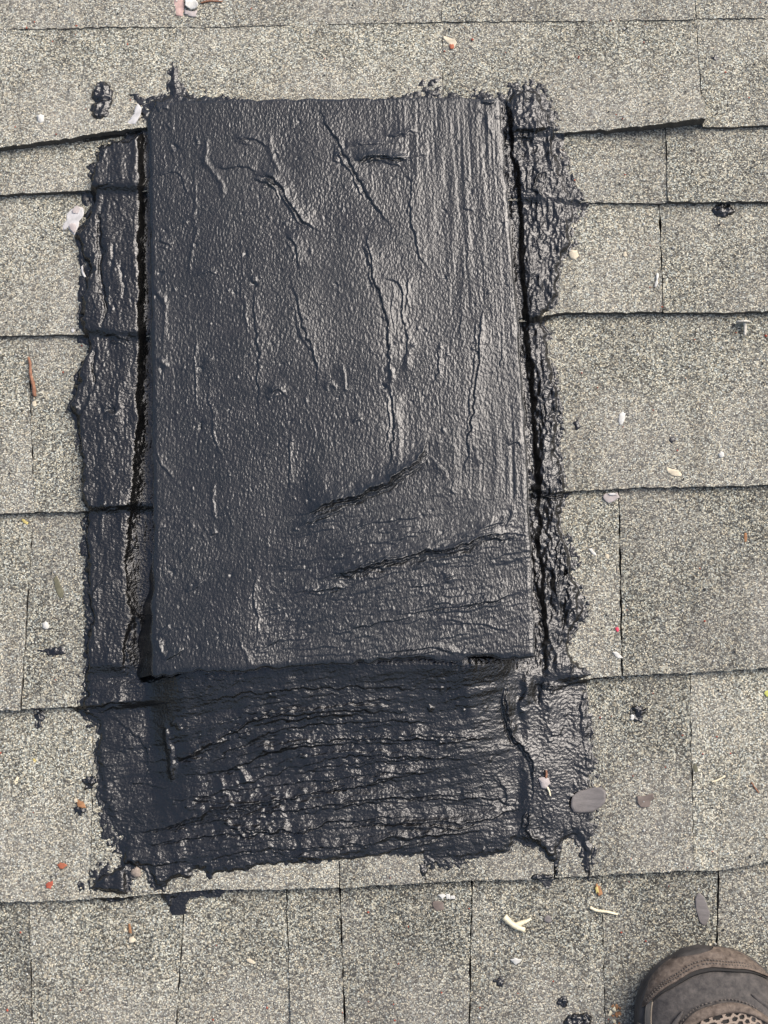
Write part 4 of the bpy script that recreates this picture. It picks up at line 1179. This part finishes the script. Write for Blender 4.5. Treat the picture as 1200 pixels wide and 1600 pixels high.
# roofing nail lying on its side, head up the slope
nl = heap('roofing_nail', 1161, 513, label='loose roofing nail lying on the shingle below a course edge, broad head up the slope', cat='nail')
twig_part('shank', nl, [(1161, 506), (1162, 514), (1161.5, 527)], M_STEEL, 1.5, 1.2, lift_=2.6)
hz = surf(1161, 506)+0.0044
hc = unp(1161, 504.5, hz)
hv = []; hf = []
for j_, yy in enumerate((0.0, 0.0012)):
    for a_ in range(16):
        an = 2*math.pi*a_/16
        hv.append(hc+np.array([0.0056*math.cos(an), yy, 0.0046*math.sin(an)]))
hv = np.array(hv)
hf = [(a_, (a_+1) % 16, 16+(a_+1) % 16, 16+a_) for a_ in range(16)]+[tuple(range(16))[::-1], tuple(range(16, 32))]
child('head', nl, hv, hf, [M_STEEL], list(nl['base']), smooth=False)

# loose granules washed off the shingles: nobody could count them
gv = []; gf = []; gm = []
octf = [(0, 2, 4), (2, 1, 4), (1, 3, 4), (3, 0, 4), (2, 0, 5), (1, 2, 5), (3, 1, 5), (0, 3, 5)]
for q in range(2200):
    a_ = rng.uniform(-60, 1260); b_ = rng.uniform(-60, 1660)
    if 225 < a_ < 840 and 150 < b_ < 1060: continue
    z_ = float(roof_h(np.array([a_]), np.array([b_]))[0])
    ia = int((b_-v0)/S); ib = int((a_-u0)/S)
    if 0 <= ia < sh[0] and 0 <= ib < sh[1] and SD[ia, ib] > -4: continue
    c = unp(a_, b_, 0.0); c[2] = z_+0.0010
    r_ = rng.uniform(0.0005, 0.0011)
    k0 = len(gv)
    for ax in ((1, 0, 0), (-1, 0, 0), (0, 1, 0), (0, -1, 0), (0, 0, 1), (0, 0, -1)):
        gv.append(c+np.array(ax)*r_*rng.uniform(0.6, 1.3, 3))
    gf += [(k0+x, k0+y, k0+z) for x, y, z in octf]
    gm += [int(rng.choice(4, p=[0.42, 0.25, 0.23, 0.10]))]*8
M_DARKG = plain('black granule', (0.03, 0.03, 0.03), 0.7)
top_mesh('loose_granules', np.array(gv), np.array(gf), [M_WHITE, M_CREAM, M_DARKG, M_DRED], (0, 0, 0), smooth=False, mat_idx=gm, kind='stuff')

# ----------------------------------------------------------------- the shoe
M_CAP = plain('scuffed brown toe leather', (0.082, 0.060, 0.046), 0.75, 0.45, 230, 0.9, 0.0009, 0.25, (0.165, 0.130, 0.102))
M_VAMP = plain('dusty charcoal leather', (0.034, 0.031, 0.030), 0.68, 0.35, 190, 0.8, 0.0009, 0.3, (0.080, 0.070, 0.062))
M_STRIPE = plain('tan grey overlay', (0.17, 0.145, 0.115), 0.7, 0.25, 90, 0.4)
M_NET = plain('tan shoe mesh', (0.235, 0.185, 0.143), 0.85, 0.2, 300, 0.4)
M_INNER = plain('dark shoe lining', (0.02, 0.018, 0.016), 0.9)
M_SOLE = plain('worn black rubber', (0.045, 0.040, 0.036), 0.75, 0.4, 90, 0.5)
YS = [-0.0012*k_ for k_ in range(0, 50)]+[-0.07, -0.10, -0.14, -0.18, -0.22, -0.26, -0.285, -0.297, -0.300]
WS = [0.0515*(1-(1-(k_*0.0012+0.0008)/0.0605)**2.5)**(1/2.2) for k_ in range(0, 50)]+[0.053, 0.053, 0.048, 0.042, 0.039, 0.038, 0.032, 0.018, 0.004]
HSH = [0.026+0.024*(1-(1-k_/50)**2.2) for k_ in range(0, 50)]+[0.056, 0.070, 0.090, 0.105, 0.108, 0.108, 0.108, 0.10, 0.09]
ZS = 0.021
def shoe_pt(a, y, off=0.0):
    w_ = np.interp(-y, [-k_ for k_ in YS], WS)+off; h_ = np.interp(-y, [-k_ for k_ in YS], HSH)+off*0.8
    c_ = np.cos(a); s_ = np.sin(a)
    x = w_*np.sign(c_)*np.abs(c_)**0.78
    z = ZS-0.004+(h_-ZS+0.004)*np.abs(s_)**0.72
    return np.stack([x, y+0*a+off*np.clip(1+y/0.02, 0, 1), z], -1)
toe = unp(1086, 1491, 0.026)
shoe = bpy.data.objects.new('shoe', None)
shoe.empty_display_size = 0.05
COL.objects.link(shoe)
tag(shoe, 'scuffed dark brown hiking shoe with tan mesh, only its toe reaching into view', 'shoe')
SHZ = 0.0068
shoe.matrix_world = Matrix.Translation(R3 @ Vector((toe[0], toe[1], SHZ))) @ RM @ Matrix.Rotation(RAD(13), 4, 'Z')
def spart(name, V_, F_, mat, smooth=True):
    me = mesh_from(name, V_, F_, [mat], smooth)
    o = bpy.data.objects.new(name, me); COL.objects.link(o); o.parent = shoe
    return o
def sgrid(name, A, Y, off, mat, keep=None, drop=0.0018, wr=0.0):
    """a piece of the shoe's skin on angles A and lengths Y (2-D arrays), with a turned-down edge"""
    P_ = shoe_pt(A, Y, off)
    if wr:
        P_[..., 2] += wr*fnoise(A.shape, 5, 6)
    ny_, nx_ = A.shape
    ii = np.arange(ny_*nx_).reshape(ny_, nx_)
    f = np.stack([ii[1:, :-1], ii[1:, 1:], ii[:-1, 1:], ii[:-1, :-1]], -1)
    if keep is not None:
        f = f[keep[:-1, :-1]]
    f = f.reshape(-1, 4)[:, ::-1]
    loop_ = np.r_[ii[0, :], ii[1:, -1], ii[-1, -2::-1], ii[-2:0:-1, 0]]
    V_ = P_.reshape(-1, 3)
    if drop and keep is None:
        low_ = shoe_pt(A, Y, off-drop).reshape(-1, 3)[loop_]
        m2 = len(loop_); kk = np.arange(m2); kn = (kk+1) % m2
        f = np.vstack([f, np.stack([loop_, loop_[kn], len(V_)+kn, len(V_)+kk], -1)])
        V_ = np.vstack([V_, low_])
    return spart(name, V_, f, mat)
def AY(a0, a1, na, fy0, fy1, ny_):
    A = np.linspace(RAD(a0), RAD(a1), na)[None, :]*np.ones((ny_, 1))
    q = np.linspace(0, 1, ny_)[:, None]
    Y = fy0(A)+(fy1(A)-fy0(A))*q
    return A, Y
cst = lambda v: (lambda A: 0*A+v)
A, Y = AY(0, 180, 61, cst(-0.0005), cst(-0.2995), 150)
open_ = ~((Y < -0.165) & (Y > -0.285) & (np.abs(A-math.pi/2) < RAD(58)))
sgrid('upper', A, Y, 0.0, M_VAMP, keep=open_, wr=0.0008)
A, Y = AY(0, 180, 61, cst(-0.003), cst(-0.298), 80)
sgrid('lining', A, Y, -0.004, M_INNER, keep=~((Y < -0.165) & (Y > -0.285) & (np.abs(A-math.pi/2) < RAD(56))))
capb = lambda A: -0.0095-0.016*np.abs(np.cos(A))**2.5-0.0008*np.sin(A*7)
A, Y = AY(2, 178, 61, cst(-0.0002), capb, 26)
sgrid('toe_cap', A, Y, 0.0022, M_CAP, wr=0.0005)
A, Y = AY(20, 160, 61, lambda A: capb(A)+0.0004, lambda A: capb(A)-0.0018, 5)
sgrid('seam', A, Y, 0.0012, M_INNER)
A, Y = AY(150, 161, 8, lambda A: -0.021-0.0*A, lambda A: -0.11+0*A, 30)
sgrid('side_stripe', A, Y, 0.0016, M_STRIPE)
A, Y = AY(172, 179, 6, lambda A: -0.036-0.0*A, lambda A: -0.12+0*A, 30)
sgrid('side_stripe', A, Y, 0.0030, M_STRIPE)
A, Y = AY(3, 11, 8, lambda A: -0.026-0.0*A, lambda A: -0.11+0*A, 30)
sgrid('side_stripe', A, Y, 0.0016, M_STRIPE)
# mesh over the forefoot with its padded rim
cy = lambda A: -0.0335-0.030*np.abs(np.cos(A)*1.35)**2.2
A, Y = AY(44, 136, 150, lambda A: cy(A)-0.003, cst(-0.135), 150)
qx = (A-math.pi/2)*0.046/0.0042; qy = Y/0.0036
rowi = np.floor(qy); fxx = (qx+0.5*(rowi % 2)) % 1.0-0.5; fyy = qy % 1.0-0.5
hole = (fxx/0.36)**2+(fyy/0.42)**2 < 1
sgrid('mesh_panel', A, Y, 0.0022, M_NET, keep=~hole)
A, Y = AY(46, 134, 40, lambda A: cy(A)-0.003, cst(-0.134), 30)
sgrid('mesh_backing', A, Y, 0.0008, M_INNER)
A, Y = AY(40, 140, 70, lambda A: cy(A)+0.0035, lambda A: cy(A)-0.0035, 9)
P_ = shoe_pt(A, Y, 0.0024); rimq = np.linspace(-1, 1, 9)[:, None]
P_[..., 2] += 0.0022*np.sqrt(np.clip(1-rimq**2, 0, 1))
ii = np.arange(9*70).reshape(9, 70)
spart('mesh_rim', P_.reshape(-1, 3), np.stack([ii[1:, :-1], ii[1:, 1:], ii[:-1, 1:], ii[:-1, :-1]], -1).reshape(-1, 4)[:, ::-1], M_CAP)
# creases of the leather either side
for a0, a1, y0_, y1_ in ((112, 150, -0.030, -0.060), (122, 150, -0.040, -0.072), (60, 30, -0.030, -0.062)):
    q = np.linspace(0, 1, 14)
    C_ = shoe_pt(np.radians(a0+(a1-a0)*q), y0_+(y1_-y0_)*q, 0.0006)
    V_ = []
    for i_ in range(14):
        d = C_[min(i_+1, 13)]-C_[max(i_-1, 0)]; d /= np.linalg.norm(d); s_ = np.cross(d, [0, 0, 1.0]); s_ /= np.linalg.norm(s_); up = np.cross(s_, d)
        rr = 0.0018*math.sin(math.pi*(0.08+0.84*i_/13))
        for k_ in range(8):
            V_.append(C_[i_]+rr*(1.6*math.cos(k_*math.pi/4)*s_+0.8*math.sin(k_*math.pi/4)*up))
    spart('leather_fold', np.array(V_), [(i_*8+k_, i_*8+(k_+1) % 8, (i_+1)*8+(k_+1) % 8, (i_+1)*8+k_) for i_ in range(13) for k_ in range(8)], M_VAMP)
# stitches along the toe seam and round the mesh
V_ = []; F_ = []
def stitches(fy, a0, a1, n_, off):
    for q in range(n_):
        a_ = np.radians(np.array([a0+(a1-a0)*(q+0.15)/n_, a0+(a1-a0)*(q+0.75)/n_]))
        C_ = shoe_pt(a_, fy(a_), off)
        d = C_[1]-C_[0]; d /= np.linalg.norm(d); s_ = np.cross(d, [0, 0, 1.0]); s_ /= np.linalg.norm(s_); up = np.cross(s_, d)
        k0 = len(V_)
        for c_, r_ in ((C_[0], 0.3), (0.75*C_[0]+0.25*C_[1], 1), (0.25*C_[0]+0.75*C_[1], 1), (C_[1], 0.3)):
            for j_ in range(6):
                V_.append(c_+0.00055*r_*(math.cos(j_*math.pi/3)*s_+math.sin(j_*math.pi/3)*up))
        for i_ in range(3):
            for j_ in range(6):
                F_.append((k0+i_*6+j_, k0+i_*6+(j_+1) % 6, k0+(i_+1)*6+(j_+1) % 6, k0+(i_+1)*6+j_))
stitches(lambda A: capb(A)+0.0022, 18, 162, 46, 0.0025)
stitches(lambda A: capb(A)+0.0042, 18, 162, 46, 0.0025)
stitches(lambda A: cy(A)+0.0052, 42, 138, 40, 0.0010)
spart('stitching', np.array(V_), F_, pmat('dark shoe thread', (0.085, 0.072, 0.060)))['kind'] = 'stuff'
# laces
for k_ in range(5):
    yy = -0.142-0.0 if False else -0.138+0.012*k_*-1
    q = np.linspace(RAD(62), RAD(118), 12)
    C_ = shoe_pt(q, yy+0*q, 0.004)
    V_ = []
    for i_ in range(12):
        for j_ in range(8):
            V_.append(C_[i_]+np.array([0, 0.003*math.cos(j_*math.pi/4), 0.002*math.sin(j_*math.pi/4)]))
    spart('lace', np.array(V_), [(i_*8+j_, i_*8+(j_+1) % 8, (i_+1)*8+(j_+1) % 8, (i_+1)*8+j_) for i_ in range(11) for j_ in range(8)], M_STRIPE)
# sole: outline, a little wider than the upper
yy = np.r_[np.linspace(0.003, -0.03, 14), np.linspace(-0.04, -0.27, 20), np.linspace(-0.275, -0.303, 10)]
ww = np.interp(-yy, [-k_ for k_ in YS], WS)+0.0025
ww[0] = 0.006; ww[-1] = 0.008
ol = np.r_[np.stack([ww, yy], 1), np.stack([-ww[::-1], yy[::-1]], 1)]
V_ = []; lev = [(0.0, -0.003), (0.003, 0.0), (0.010, 0.001), (0.012, -0.0005), (0.018, 0.0008), (0.0235, 0.0), (0.0255, -0.004)]
n_ = len(ol); oc = np.array([0, -0.15])
for z_, e_ in lev:
    d = ol-oc; L_n = np.linalg.norm(d, axis=1)[:, None]
    V_.append(np.c_[ol+d/L_n*e_, np.full(n_, z_)])
V_ = np.vstack(V_)
F_ = [(l_*n_+i_, l_*n_+(i_+1) % n_, (l_+1)*n_+(i_+1) % n_, (l_+1)*n_+i_) for l_ in range(len(lev)-1) for i_ in range(n_)]
F_ += [tuple(range(n_))[::-1], tuple(range((len(lev)-1)*n_, len(lev)*n_))]
F_ = [tuple(reversed(f)) for f in F_]
spart('sole', V_, F_, M_SOLE)
